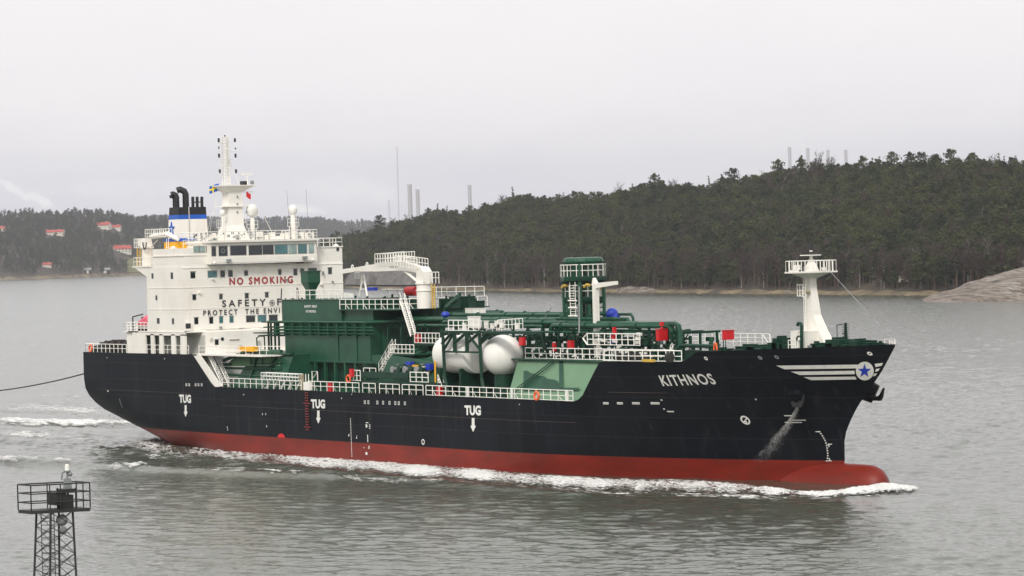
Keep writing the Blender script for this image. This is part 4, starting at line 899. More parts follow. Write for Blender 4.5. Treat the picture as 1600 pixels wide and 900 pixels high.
# big square arch of pipe at the forward end
q = MB(); Ya = -6.5; a = P(1000, 506, Y=Ya); b = P(1062, 506, Y=Ya); 
a2 = P(1058, 545, Y=Ya); q.tube([P(940, 506.5, Y=Ya), (b[0]-.7, Ya, b[2]), (b[0]-.2, Ya, b[2]-.2), (b[0], Ya, b[2]-.7), (b[0], Ya, 12)], .26, 10); q.build('rack_pipe', M['green'], rack, smooth=True)
q = MB()
for u in (1043, 1051, 1057.5, 1014): c = P(u, 510, Y=Ya); q.tube([(c[0], Ya, c[2]), (c[0], Ya, 12)], .16, 8)
for v in (517, 528, 536): c = P(1057, v, Y=Ya); q.bar((c[0]-1.8, Ya, c[2]), (c[0]+.6, Ya, c[2]), .1)
q.build('arch_uprights', M['dgreen'], rack)
c = P(1018, 527, Y=-4); q = MB(); q.cbox((c[0], -4, 13.3), (2.2, 1.4, 2.6)); q.build('grey_cabinet', M['greybox'], rack)
c = P(956.5, 494, Y=-3); q = MB(); q.ball(c + [0,0,.2], .68, 16); q.ball(c + [.7, 0, -.2], .5, 14); q.tube([c, c*[1,1,0]+[0,0,13.5]], .35, 10); q.build('blue_motor', M['starblue'], rack, smooth=True)
# ------------------------------------------------------------------ vent mast
vent = empty('vent_mast', parent=ship)
VX, VY = P(913, 490, Y=-3)[0], -3.0
def vz(v): return P(913, v, Y=-3)[2]
wv = (P(940, 480, Y=-3)[0]-P(887, 480, Y=-3)[0])
sp = wv*.35
def vxy(u): p_ = P(u, 480, Y=VY); return p_
q = MB(); hw = 1.55
for i, (dx, dy) in enumerate([(-hw, -hw), (-hw*.33, -hw), (hw*.33, -hw), (-hw*.7, -hw*.9), (0, -hw), (hw*.7, -hw*.9), (hw, -hw), (hw, 0), (hw, -hw*.3), (hw, hw*.3), (hw, hw), (-hw, hw), (-hw, hw*.3), (-hw, -hw*.3), (0, 0), (0, hw)]):
    q.tube([(VX+dx, VY+dy, 12), (VX+dx, VY+dy, vz(412))], .19, 8)
q.build('vent_pipes', M['green'], vent, smooth=True)
q = MB(); q.lathe((VX, VY, vz(414)), [(1.7, 0), (2.1, .15), (2.25, .4), (2.05, .75), (1.6, .85)], 20)
for i in range(12):
    w = 2*math.pi*i/12; q.ball((VX+1.85*math.cos(w), VY+1.85*math.sin(w), vz(408)), .42, 10)
q.build('vent_heads', M['green'], vent, smooth=True)
q = MB()
for v, hw2 in ((431.5, 2.55), (463.5, 2.1)):
    z = vz(v); q.lathe((VX, VY, z-.45), [(1.9, -.35), (hw2, 0), (hw2, .3), (hw2-.1, .45)], 8)
for v in (473, 480.5, 488, 452): z = vz(v); q.box((VX-hw, VY-hw, z-.06), (VX+hw, VY-hw+.1, z+.06)); q.box((VX+hw-.05, VY-hw, z-.06), (VX+hw+.05, VY+hw, z+.06))
q.build('vent_platforms', M['dgreen'], vent)
q = MB()
for v, hw2 in ((431.5, 2.5), (463.5, 2.05)):
    z = vz(v); pts = [(VX + hw2*math.cos(R(22.5+45*i)), VY + hw2*math.sin(R(22.5+45*i)), z) for i in range(9)]; q.rail(pts, 1.25, .6 if v < 440 else .9, .05, (1, .5))
x_ = VX+hw+.5
for dy in (-.25, .25): q.bar((VX+.6, VY-hw-.6+dy*0, 12) if 0 else (x_-1.2+dy*2, VY-hw-.5, 13), (x_-1.2+dy*2, VY-hw-.5, vz(440)), .05)
for i in range(24): z = 13+i*.28; q.bar((x_-1.7, VY-hw-.5, z), (x_-.7, VY-hw-.5, z), .04)
for v in (469, 480, 493): z = vz(v); q.bar((x_-2.0, VY-hw-.55, z), (x_-.4, VY-hw-.55, z), .09)
q.build('vent_railing', M['rail'], vent)
q = MB()
for (u, v) in ((882, 448), (917, 447), (943, 448)): c = P(u, v, Y=-5); q.tube([c + [-.5, 0, -.1], c + [0, 0, .15], c + [.5, 0, .1]], .16, 6)
q.build('yellow_pipe_ends', M['dyellow'], vent)
dv = empty('hose_crane', parent=ship)
Yd = -6.2; b0 = P(932, 505, Y=Yd); b1 = P(932, 437, Y=Yd)
q = MB(); q.frustum((b0[0], Yd, 12), (.5, .5, 0), (b0[0], Yd, b1[2]-.5), (.55, .5, 0)); q.frustum((b0[0], Yd, b1[2]-.5), (.7, .5, 0), (b0[0]-.2, Yd, b1[2]+.2), (.15, .3, 0)); q.build('post', M['white'], dv)
q = MB(); e1 = P(964, 441.5, Y=Yd); q.add([], []); q.frustum((0,0,0), (.01,.01,0), (0,0,.01), (.01,.01,0)) if 0 else None; q.prism([(b0[0]+.2, Yd-.15, b1[2]-.9), (e1[0], Yd-.15, e1[2]-.22), (e1[0], Yd-.15, e1[2]+.16), (b0[0]+.2, Yd-.15, b1[2]-.35)], (0, .3, 0)); q.build('jib', M['white'], dv)
q = MB(); q.bar(P(879, 457, Y=-5), P(884, 452, Y=-5), .03); q.bar(P(905, 520, Y=-8.4), P(905, 448, Y=-8.4), .1); q.build('guy_post', M['steel'], dv)
q = MB(); q.tube([P(850, 497, Y=-6), P(862, 480, Y=-6)], .05, 5); q.build('sounding_rod', M['steel'], rack)
# ------------------------------------------------------------------ cargo hose crane (big white)
cr_ = empty('deck_crane', parent=ship)
Yk = -4.2; c = P(663, 474, Y=Yk); X0 = c[0]
zc0, zc1 = zP, P(663, 444, Y=Yk)[2]
q = MB(); q.tube([(X0, Yk, zc0), (X0, Yk, zc1)], .86, 20); q.lathe((X0, Yk, zc1-.8), [(.95, 0), (.95, .12)], 20); q.lathe((X0, Yk, zc1), [(1.0, 0), (1.0, .2)], 20); q.build('pedestal', M['white'], cr_, smooth=True)
zc2 = P(663, 420, Y=Yk)[2]
q = MB(); q.prism([(X0-.75, Yk-.6, zc1+.2), (X0+.95, Yk-.6, zc1+.2), (X0+.85, Yk-.6, zc2-.3), (X0+.3, Yk-.6, zc2+.2), (X0-.5, Yk-.6, zc2+.3), (X0-.7, Yk-.6, zc2-1.0)], (0, 1.2, 0)); q.build('crane_house', M['white'], cr_)
pts = [(535, 428, 421), (560, 424, 417.5), (593, 424, 412), (630, 422.5, 408.5), (648, 424.5, 413), (661, 428, 418)]
q = MB(); lo = [P(u, vb, Y=Yk) for u, vb, vt in pts]; hi = [P(u, vt, Y=Yk) for u, vb, vt in pts]
n_ = len(pts); vv = [p_ - [0, .35, 0] for p_ in lo] + [p_ - [0, .35, 0] for p_ in hi] + [p_ + [0, .35, 0] for p_ in lo] + [p_ + [0, .35, 0] for p_ in hi]
ff = []
for i in range(n_-1): ff += [(i, i+1, n_+i+1, n_+i), (2*n_+i+1, 2*n_+i, 3*n_+i, 3*n_+i+1), (n_+i, n_+i+1, 3*n_+i+1, 3*n_+i), (i+1, i, 2*n_+i, 2*n_+i+1)]
ff += [(0, n_, 3*n_, 2*n_), (n_-1, 3*n_-1, 4*n_-1, 2*n_-1)]
q.add(vv, ff); q.build('boom', M['white'], cr_)
q = MB(); q.bar(P(656, 443, Y=Yk-.1), P(633, 424, Y=Yk-.1), .2); q.build('luffing_cylinder', M['white'], cr_)
q = MB()
for (u0, u1, v0, v1) in ((594, 640, 412, 408.5), (625, 661, 415, 420)):
    a = P(u0, v0, Y=Yk); b = P(u1, v1, Y=Yk)
    for dy in (-.7, .7): q.rail([a + [0, dy, 0], b + [0, dy, 0]], 1.15, .62, .045, (1, .5, .02))
    q.rail([a + [0, -.7, 0], a + [0, .7, 0]], 1.15, .7, .04, (1, .5))
q.rail([P(671, 443, Y=Yk), P(686, 443, Y=Yk)], 1.3, .6, .05, (1, .5)); q.build('boom_walkway', M['rail'], cr_)
q = MB()
for u in (675.5, 679.5): p_ = P(u, 474, Y=Yk-.3); q.bar((p_[0], p_[1], zP), (p_[0], p_[1], P(u, 444, Y=Yk)[2]), .09)
for i in range(11): z = zP+.2+i*.22; a = P(675.5, 474, Y=Yk-.3); b = P(679.5, 474, Y=Yk-.3); q.bar((a[0], a[1], z), (b[0], a[1], z), .05)
q.build('yellow_ladder', M['dyellow'], cr_)
q = MB(); Yq = Yk+.8
for u in (561, 574): q.bar(P(u, 463, Y=Yq), P(568, 428, Y=Yq), .13)
for v, w in ((452, 4), (441, 2.5)): q.bar(P(567.5-w, v, Y=Yq), P(567.5+w, v, Y=Yq), .07)
q.bar(P(564.5, 428, Y=Yq), P(564.5, 445, Y=Yq), .08); q.build('boom_rest', M['rail'], cr_)
q = MB(); a = P(554, 435, Y=Yq); b = P(562, 435, Y=Yq); q.rail([a, b], .7, .3, .04, (1, .5, .02)); q.build('rest_basket', M['rail'], cr_)
for u, v in ((550.5, 417), (573.5, 413)):
    c = P(u, v, Y=Yk); q = MB(); q.tube([c + [.22*math.cos(w), 0, .22*math.sin(w)] for w in np.linspace(0, 2*math.pi, 11)], .06, 5); q.build('sheave', M['rail'], cr_)
lettering('load_plate_lettering', 'SWL 5 T', P(609, 419, Y=Yk-.37), P(622, 418.6, Y=Yk-.37), .22, M['greybox'], cr_)

# ------------------------------------------------------------------ aft trunk pipework between house and machinery house
q = MB()
for (u0, v0, u1, v1, Y_, r_) in ((385, 549, 440, 549, -9.5, .22), (350, 563, 385, 549, -9.8, .22), (350, 575, 440, 577, -10, .16), (350, 585, 440, 589, -10.3, .16), (390, 590, 440, 562, -10, .12), (330, 570, 360, 569, -10, .16)):
    q.tube([P(u0, v0, Y=Y_), P(u1, v1, Y=Y_)], r_, 8)
for u in (392, 410, 425): q.bar(P(u, 549, Y=-9.6), P(u, 570, Y=-9.8), .09)
q.bar(P(392, 568, Y=-9.7), P(440, 568, Y=-9.7), .08); q.build('aft_pipework', M['green'], ship)
q = MB()
for (u0, v, w) in ((415, 503, 3.6), (418, 511, 3), (402, 520, 5.5), (410, 524, 4)): c = P(u0, v, Y=-6); q.box((c[0], -6.6, c[2]-.07), (c[0]+w+1.5, -4, c[2]+.07))
for u in (424, 430, 436, 420): c = P(u, 515, Y=-6); q.box((c[0], -6.2, 11.9), (c[0]+.18, -6, P(u, 503, Y=-6)[2]))
q.tube([P(402, 546, Y=-7), P(401, 528, Y=-7), P(406, 525, Y=-7), P(413, 526, Y=-7), P(414, 546, Y=-7)], .09, 6); q.build('aft_pipe_frames', M['dgreen'], ship)
q = MB(); q.box((38.2, -8.4, 11.87), (46, -3, 12.0)); q.build('aft_trunk_cover', M['green'], ship)

# ------------------------------------------------------------------ gangway, pilot ladder
q = MB(); a = P(409, 603, Y=-11.9); b = P(467, 606, Y=-11.9)
for z in (8.9, 9.35, 9.75): q.bar((a[0], -11.95, z), (b[0], -11.95, z-.05), .07); q.bar((a[0], -11.3, z), (b[0], -11.3, z-.05), .06)
n = 13
for i in range(n+1): x = a[0] + (b[0]-a[0])*i/n; q.bar((x, -11.95, 8.85), (x, -11.95, 9.75), .045)
for i in range(0, n-1, 3): x = a[0] + (b[0]-a[0])*i/n; x2 = a[0] + (b[0]-a[0])*(i+2)/n; q.bar((x, -11.98, 8.9), (x2, -11.98, 9.75), .05)
for i in range(5): x = a[0] + (b[0]-a[0])*(i+.7)/5; q.bar((x, -12.0, 7.9), (x+.6, -11.7, 8.9), .12)
q.build('gangway', M['text_white'], ship)
q = MB(); c = P(471, 597, Y=-11.9); q.box((c[0]-.3, -12.0, 7.9), (c[0]+.5, -11.8, 9.7)); q.build('gangway_winch_board', M['beige'], ship)
q = MB(); a = P(475, 603, Y=-12.4); q.box((a[0], -12.5, 7.9), (a[0]+1.4, -12.1, 8.85)); 
for dx in (.3, .95): q.bar((a[0]+dx, -12.3, 7.9), (a[0]+dx, -12.3, 9.8), .06)
q.build('ladder_gate', M['rail'], ship)
q = MB(); c = P(488, 597, Y=-11.9); d_ = P(496.5, 597, Y=-11.9); q.tube([(c[0], -11.9, 7.9), (c[0], -11.9, 10.1), (d_[0], -11.9, 10.1), (d_[0], -11.9, 9.0)], .06, 5); q.bar((c[0], -11.9, 9.2), (d_[0], -11.9, 10.1), .05); q.build('davit', M['rail'], ship)
lad = empty('pilot_ladder', parent=ship); q = MB(); x0 = P(479.5, 630, Y=-12.4)[0]
for dx in (-.28, .28): q.bar((x0+dx, -12.42, 7.9), (x0+dx, -12.42, 3.2), .035)
q.build('side_ropes', M['rope'], lad)
q = MB()
for i in range(15): z = 7.6-.31*i; q.cbox((x0, -12.42, z), (.62 if i % 9 != 4 else 1.5, .1, .07))
q.build('rungs', M['text_red'], lad)

# ------------------------------------------------------------------ forecastle
fm = empty('foremast', parent=ship)
MX = P(1267, 460, Y=0)[0]
def mz(v): return P(1267, v, Y=0)[2]
q = MB()
sec = [(545, 4.3, 1.5, 1.75), (518, 2.3, 1.2, .75), (492, 1.35, 1.0, .25), (450, .95, .8, 0), (428, .85, .75, 0)]
zs = [mz(s_[0]) for s_ in sec]; zs[0] = 12.0
for i in range(4): q.frustum((MX+sec[i][3], 0, zs[i]), (sec[i][1], sec[i][2], 0), (MX+sec[i+1][3], 0, zs[i+1]), (sec[i+1][1], sec[i+1][2], 0))
q.build('column', M['white'], fm)
# the broad flared skirt toward the bow
q = MB(); q.prism([(MX+.2, -.05, mz(470)), (MX+.35, -.05, mz(497)), (MX+1.1, -.05, mz(512)), (MX+3.4, -.05, 12.05), (MX-.6, -.05, 12.05)], (0, .12, 0)); q.build('skirt', M['white'], fm)
q = MB(); c = P(1258.5, 530, Y=-1.3); q.box((c[0]-1.6, -1.9, 12.0), (c[0]+1.1, -.3, mz(516))); q.build('mast_house', M['white'], fm)
c = P(1263, 533, Y=-1.95); q = MB(); q.box((c[0]-.2, -1.93, 12.2), (c[0]+.45, -1.88, 13.5)); q.build('door', M['greybox'], fm)
q = MB(); z = mz(425.5); q.frustum((MX, 0, mz(435)), (.9, .8, 0), (MX, 0, z-.05), (2.6, 3.3, 0)); q.box((MX-1.6, -2.0, z-.05), (MX+1.6, 2.2, z+.1)); q.build('crosstree', M['white'], fm)
q = MB(); q.rail([(MX-1.5, -1.9, z+.1), (MX+1.5, -1.9, z+.1), (MX+1.5, 2.1, z+.1), (MX-1.5, 2.1, z+.1), (MX-1.5, -1.9, z+.1)], 1.05, .5, .045, (1,)); a = P(1246, 463, Y=-.5); b = P(1254, 463, Y=-.5); b[2] = a[2]; q.rail([a, b], 1.15, .5, .06, (1, .5, .02)); q.rail([a + [0, 1, 0], b + [0, 1, 0]], 1.15, .5, .04, (1, .5, .02)); q.bar(b, (MX, 0, a[2]-.7), .07)
for u in (1257.5, 1260.5): a_ = P(u, 535, Y=-.9); q.bar((a_[0], -.9, 13.5), (a_[0], -.9, mz(430)), .04)
for i in range(24): a_ = P(1257.5, 535, Y=-.9); b_ = P(1260.5, 535, Y=-.9); q.bar((a_[0], -.9, 13.8+i*.3), (b_[0], -.9, 13.8+i*.3), .03)
q.build('mast_railing', M['rail'], fm)
q = MB(); q.frustum((MX+.2, 0, z+.1), (1.5, .8, 0), (MX+.2, 0, mz(405)), (.35, .35, 0)); q.tube([(MX+.2, 0, mz(406)), (MX+.2, 0, mz(386))], .16, 8); q.box((MX-.7, -.7, mz(399.5)), (MX+.9, .7, mz(399.5)+.1)); q.build('topmast', M['white'], fm)
q = MB()
for v, h in ((384, .5), (389, .25), (396.5, .4)): q.lathe((MX+.2, 0, mz(v)), [(.2, -h/2), (.2, h/2)], 10)
q.build('signal_lamp', M['text_black'], fm)
q = MB(); c = P(1245, 418, Y=-1.5); q.cbox(c, (.7, .4, .5)); c = P(1260, 419, Y=-1.5); q.cbox(c, (.4, .3, .3)); c = P(1288, 420, Y=0); q.cbox(c, (.5, .3, .3)); c = P(1240, 424, Y=-1.8); q.cbox(c, (.9, .3, .2)); q.build('mast_lamps', M['rail'], fm)
q = MB(); c = P(1262, 456, Y=-.7); q.ball(c, .25, 8); q.build('horn', M['beige'], fm)
q = MB(); q.bar(P(1297, 424, Y=1), P(1397, 533, Y=0), .03); q.bar(P(1240, 426, Y=-1), P(1229, 462, Y=-1), .02); q.bar(P(1277, 465, Y=1), P(1290, 522, Y=3), .02); q.bar(P(1274, 465, Y=1), P(1283, 520, Y=4), .02); q.bar(P(1325, 507, Y=0), P(1396, 530, Y=1), .015); q.build('stay_wire', M['steel'], fm)
# goose-neck vent and small deck gear
q = MB(); Y_ = -2.5
q.tube([P(1252.5, 545, Y=Y_), P(1252.5, 509, Y=Y_), P(1251, 505.5, Y=Y_), P(1248, 504.8, Y=Y_), P(1246, 508, Y=Y_)], .17, 8); q.tube([P(1245, 540, Y=Y_), P(1245, 528, Y=Y_), P(1247, 525.5, Y=Y_), P(1251, 525.5, Y=Y_)], .1, 6); q.build('goose_neck_vent', M['dgreen'], ship)
q = MB(); q.tube([P(1247, 548, Y=-2.7), P(1247, 535, Y=-2.7), P(1249, 530, Y=-2.7)], .12, 6); q.rail([P(1232, 546, Y=-3.5), P(1244, 546, Y=-3.5)], .9, .9, .05, (1, .5)); q.build('white_deck_fittings', M['rail'], ship)
for (u, v, w, h) in ((1216, 541, 1.0, 1.0), (1222, 538, .6, 1.5), (1226, 541, 1.6, .9), (1236, 541, 1.2, .7), (1280, 541, 1.2, .8), (1288, 542, 1.8, .6), (1306, 541, 1.2, .8), (1313, 539, 2.2, 1.3), (1328, 541, 1.4, .6), (1345, 538, 1.2, .9), (1352, 539, 2.0, .7), (1362, 538.5, 1.4, .6), (1370, 538, .8, .4), (1175, 543, 3, .5), (1190, 544, 2.5, .5)):
    fd = MB(); c = P(u, v, Y=-.6); ym_ = min(1.6, max(.2, hb(c[0]+w/2, 12.5)-.5)); fd.box((c[0]-w/2, -ym_, 12.05), (c[0]+w/2, ym_*.4, c[2]+h/2-.1)); fd.box((c[0]-w*.3, -ym_*.7, c[2]+h/2-.1), (c[0]+w*.1, 0, c[2]+h/2+.12)); fd.build('windlass_gear', M['dgreen'], ship)
q = MB(); a = P(1322, 541, Y=0); q.tube([(a[0], 0, 12.1), (a[0], 0, P(1321, 504, Y=0)[2])], [.26, .12], 8); q.bar(P(1316, 521, Y=0), P(1322, 521, Y=0), .05)
for i in range(12): z = 13.6+i*.18; q.cbox((a[0], 0, z), (.5, .5, .05))
b = P(1308.5, 540, Y=0); q.bar((b[0], 0, 12.1), (b[0], 0, P(1308, 508, Y=0)[2]), .05); q.bar(P(1308, 508, Y=0), P(1315, 506.5, Y=0), .05); q.build('fairlead_post', M['dgreen'], ship)
q = MB(); q.rail([P(1382, 538.5, Y=.5), P(1398, 538, Y=.2)], .5, .8, .04, (1,)); q.rail([P(1392, 537, Y=2), P(1399, 540, Y=0)], .5, .7, .03, (1,)); q.build('stem_head_rail', M['rail'], ship)
q = MB(); a = P(1070, 538, Y=9.5); b = P(1203, 537, Y=7.5); b[2] = a[2]; q.rail([a, b, b + [2, -1.5, -.6]], 1.3, 1.5, .05, (1, .66, .33)); q.bar(P(1192, 523, Y=7.5), P(1207, 545, Y=6), .05)
q.build('port_bulwark_railing', M['rail'], ship)
for (u0, v0, u1, v1, Y_) in ((1128.5, 517, 1148.5, 531, -4), (1025, 515.5, 1045, 532.5, -8)):
    e_ = empty('fire_monitor_box', parent=ship); a = P(u0, v1, Y=Y_); b = P(u1, v0, Y=Y_); b[0] = a[0]+.5; q = MB(); q.box((a[0], Y_, a[2]), (b[0], Y_+1.15, b[2])); q.box((a[0]-.05, Y_-.05, b[2]), (b[0]+.05, Y_+1.2, b[2]+.07)); q.box((b[0], Y_+.55, a[2]+.05), (b[0]+.03, Y_+.6, b[2]-.05)); q.box((b[0]+.01, Y_+.45, (a[2]+b[2])/2-.08), (b[0]+.05, Y_+.5, (a[2]+b[2])/2+.08)); q.build('cabinet', M['fire'], e_)
    q = MB()
    for x in (a[0]+.05, b[0]-.05, a[0]-.7): q.bar((x, Y_+.1, 12), (x, Y_+.1, a[2]+.02), .07)
    q.build('stand', M['dgreen'], e_)
q = MB()
for i in range(46):
    u = 1048 + 160*random.random(); c = P(u, 546, Y=-6 + 5*random.random()); w = .4+1.5*random.random(); q.box((c[0]-w/2, c[1], 12.03), (c[0]+w/2, c[1]+.5, 12.5+.75*random.random()))
a = P(1070, 541, Y=-7.5); b = P(1165, 543, Y=-6); q.box((a[0], -7.6, 12.03), (b[0], -7.3, 13.1))
q.tube([P(1052, 548, Y=-8.5), P(1066, 540, Y=-8), P(1120, 541, Y=-7.7)], .2, 8)
q.build('forward_deck_gear', M['dgreen'], ship)
q = MB()
for i in range(24): c = P(1070 + 40*random.random(), 539 + 7*random.random(), Y=-7.72); q.cbox(c, (.12+.2*random.random(), .08, .1))
q.tube([P(1046, 551, Y=-8.6), P(1048, 539, Y=-8.6), P(1050, 536, Y=-8.6), P(1051, 545, Y=-8.6), P(1053, 538, Y=-8.6)], .05, 5); q.build('pale_fittings', M['rail'], ship)
q = MB(); c = P(1118, 547, Y=-7.9); q.tube([c + [.3*math.cos(w)*.8, 0, .7*math.sin(w)] for w in np.linspace(0, math.pi, 8)], .1, 6); q.build('orange_hose', M['orange'], ship)
q = MB(); a = P(1035, 500, Y=-6.4); 
for dz in (0, -.5, -1.0): q.ball(P(1034, 506, Y=-6.8) + [0, 0, dz-.0], .22, 8)
q.build('fire_monitor', M['fire'], ship)

# ------------------------------------------------------------------ anchors
def anchor(c, side_, name='anchor'):
    e_ = empty(name, tuple(c), parent=ship); e_.scale = (.68, .68, .68); q = MB(); c = np.zeros(3)
    q.bar(c + [0, 0, .2], c + [.5, side_*.9, -1.4], .28); p_ = c + [.5, side_*.9, -1.4]
    q.prism([p_ + [-1.3, 0, .1], p_ + [-.9, 0, -.4], p_ + [.9, 0, -.4], p_ + [1.3, 0, .1], p_ + [1.7, 0, 1.5], p_ + [.9, 0, .5], p_ + [.3, 0, .2], p_ + [-.3, 0, .2], p_ + [-.9, 0, .5], p_ + [-1.7, 0, 1.5]], (0, side_*.4, 0)); q.build('fluke_and_shank', M['funnel_black'], e_); return e_
c = P(1352, 612, Y=2.4); q = MB(); q.lathe((0,0,0), [(.3, 0)], 3) if 0 else None
q.tube([c + [-1.6, -1.2, 1.2], c + [.5, .9, -.3]], [1.35, .95], 12); q.build('anchor_bolster', M['black'], hull)
anchor(c + [.1, .3, .3], 1)
c = hull_hit(1247, 622); q = MB(); q.tube([c + [-.5, .8, .9], c + [.25, -.45, -.2]], [1.15, .8], 12); q.build('anchor_bolster', M['black'], hull); anchor(c + [.2, .25, .35], -1)

# ------------------------------------------------------------------ loose things carried on board
def ring_thing(name, label, cat, c, r_, m, axis=1):
    q = MB(); pts = [(c[0] + r_*math.cos(w), c[1], c[2] + r_*math.sin(w)) for w in np.linspace(0, 2*math.pi, 17)]; q.tube(pts, r_*.28, 7); return tag(q.build(name, m, None, smooth=True), label, cat)
ring_thing('lifebuoy', 'orange lifebuoy hung on the stern rail, farthest left on the ship', 'lifebuoy', P(141.5, 544.5, Y=-12.3), .42, M['orange'])
ring_thing('lifebuoy', 'orange lifebuoy on the main deck rail beside the green sloping wall below the walkway', 'lifebuoy', P(838.5, 618.5, Y=-12.25), .42, M['orange'])
ring_thing('lifebuoy', 'red orange lifebuoy beside the red hose box left of the manifold platform', 'lifebuoy', P(544.5, 592, Y=-11.6), .42, M['orange'])
rb = empty('rescue_boat', tuple(P(229, 516, Y=-11.2))); tag(rb, 'small rescue boat under a faded pink cover on the aft boat deck', 'rescue boat')
rb.location.z = Z1+.25
q = MB(); q.add([], [])
stt = [(-1.9, .15, .55, .9), (-1.3, .55, .25, .75), (0, .7, .1, .7), (1.3, .7, .1, .72), (1.9, .6, .2, .75)]
for (x, w, zb_, zt_) in stt: q.v += [(x, -w, zt_), (x, -w*.7, zb_), (x, 0, zb_-.12), (x, w*.7, zb_), (x, w, zt_)]
for i in range(4):
    for j in range(4): q.f.append((i*5+j, (i+1)*5+j, (i+1)*5+j+1, i*5+j+1)); q.m.append(0)
q.f.append((24, 23, 22, 21, 20)); q.m.append(0); q.build('boat_hull', M['rail'], rb, smooth=True)
q = MB()
for (x, w, z, h) in ((-1.9, .16, .9, .1), (-1.3, .57, .76, .3), (-.3, .72, .7, .95), (.9, .72, .72, 1.25), (1.7, .66, .75, 1.1), (1.95, .55, .78, .3)): q.v += [(x, -w-.02, z-.25), (x, -w, z+h*.5), (x, 0, z+h), (x, w, z+h*.5), (x, w+.02, z-.25)]
for i in range(5):
    for j in range(4): q.f.append((i*5+j, i*5+j+1, (i+1)*5+j+1, (i+1)*5+j)); q.m.append(0)
q.f.append((0,1,2,3,4)); q.m.append(0); q.f.append((29,28,27,26,25)); q.m.append(0); q.build('boat_cover', M['pink'], rb, smooth=True)
q = MB()
for x in (-1.2, 1.2): q.box((x-.1, -.6, -.25), (x+.1, .6, .2))
q.bar((-2.2, -.8, -.2), (-2.2, -.8, 1.6), .1); q.bar((-2.2, -.8, 1.6), (-.8, 0, 1.9), .08); q.build('cradle', M['drum'], rb)
# flags
def flag(name, label, c, w, h, parts, droop=.2):
    e_ = empty(name, tuple(c)); tag(e_, label, 'flag')
    for nm, m, x0, x1, z0_, z1_, off in parts:
        q = MB(); n = 8
        for i in range(n+1):
            x = x0 + (x1-x0)*i/n
            for z in (z0_, z1_):
                for dy in (-.012-off, .012+off): q.v.append((x*w*.5, x*w*.86 + .08*math.sin(x*7) + dy, z*h - droop*x))
        for i in range(n):
            b_ = i*4
            for f_ in ((0,4,6,2), (1,3,7,5), (0,1,5,4), (2,6,7,3)): q.f.append(tuple(b_+k_ for k_ in f_)); q.m.append(0)
        q.f += [(0,2,3,1), (n*4, n*4+1, n*4+3, n*4+2)]; q.m += [0, 0]
        q.build(nm, m, e_)
c = P(327.5, 303, X=24)
flag('national_flag', 'small blue flag with yellow cross flying left of the radar mast', c, 1.15, .95, (('blue_field', M['blue'], 0, 1, 0, 1, 0), ('yellow_cross_bar', M['flagyellow'], 0, 1, .38, .64, .012), ('yellow_cross_post', M['flagyellow'], .3, .52, 0, 1, .02)), -.35)
c = P(385, 302.5, X=26.4)
flag('signal_flag', 'small red signal flag hanging below the radar mast platform', c, .5, .5, (('cloth', M['fire'], 0, 1, -.9, .5, 0),), .3)
# tow line to the escort tug astern
a = P(131, 584, Y=-10); q = MB(); e1 = P(-60, 615, D=470)
pts = [a + (e1-a)*t + np.array([0, 0, -2.0*t*(1-t)]) for t in np.linspace(0, 1, 14)]; q.tube(pts, .09, 6)
tag(q.build('tow_line', M['rope'], None), 'dark tow line running from the stern out of the left edge', 'rope')

# ------------------------------------------------------------------ foreground lattice tower
DT = 142.0
tw = empty('lattice_tower', tuple(P(86, 797, D=DT) * [1, 1, 0])); tag(tw, 'dark steel lattice light tower with railed platform rising at the lower left', 'tower')
TO = np.array(tw.location)
ex = nrm(RM @ np.array([1., 0, 0]) * [1, 1, 0]); ey = nrm(np.cross([0, 0, 1.], ex))    # right, away
def TL(u, v, dy=0, D=DT): p_ = P(u, v, D=D+dy); return p_ - TO
ztp = TL(86, 795)[2]
th = R(-52)   # the square is turned so we look onto a corner
a1 = ex*math.cos(th) + ey*math.sin(th); a2 = -ex*math.sin(th) + ey*math.cos(th)
# platform: rectangle
def corner(u, v): return TL(u, v)
pc0 = TL(28.5, 797.5); pc2 = TL(141, 789.5)
pm1 = TL(54, 798.0, -1.2); 
w_l = np.linalg.norm((pc2-pc0)[:2]); ctr = (pc0+pc2)/2; ctr[2] = ztp
# near long edge runs left corner -> (115,797) -> right corner ; far edge hidden behind
nl = ctr + ex*(-w_l/2); nr_ = ctr + ex*(w_l/2); n1 = ctr + ex*(TL(115, 795)-ctr).dot(ex) - ey*.95; f1 = ctr + ex*(TL(54, 790)-ctr).dot(ex) + ey*.95
n1 = ctr + ex*(TL(54, 795)-ctr).dot(ex) - ey*.95; f1 = 2*ctr - n1
plat = [nl, n1, nr_, f1]
q = MB(); q.prism([tuple(p_) for p_ in plat], (0, 0, -.14)); q.build('platform', M['tower'], tw)
q = MB(); q.rail([plat[0], plat[1], plat[2], plat[3], plat[0]], 1.1, 10, .03, (1, .66, .3)); q.bar(n1 + (nr_-n1)*.5, n1 + (nr_-n1)*.5 + [0, 0, 1.1], .03); q.bar(n1 + (nr_-n1)*.32, n1 + (nr_-n1)*.32 + [0, 0, 1.1], .03); q.bar((f1+nl)/2, (f1+nl)/2 + [0, 0, 1.1], .03); q.bar((f1+nr_)/2, (f1+nr_)/2 + [0, 0, 1.1], .03); q.build('platform_railing', M['tower'], tw)
legs = []
for (ut, ub, dy) in ((57, 53.5, 0), (79, 78.3, -.95), (113.5, 119, 0), (92, 93, .95)):
    t_ = TL(ut, 797, dy); b_ = TL(ub, 898, dy); d_ = (b_-t_)/(b_[2]-t_[2]); bot = t_ + d_*(-1.0 - t_[2]); t_[2] = ztp-.1; legs.append((t_, bot))
    q = MB(); q.bar(t_, bot, .055); q.build('leg', M['tower'], tw)
q = MB()
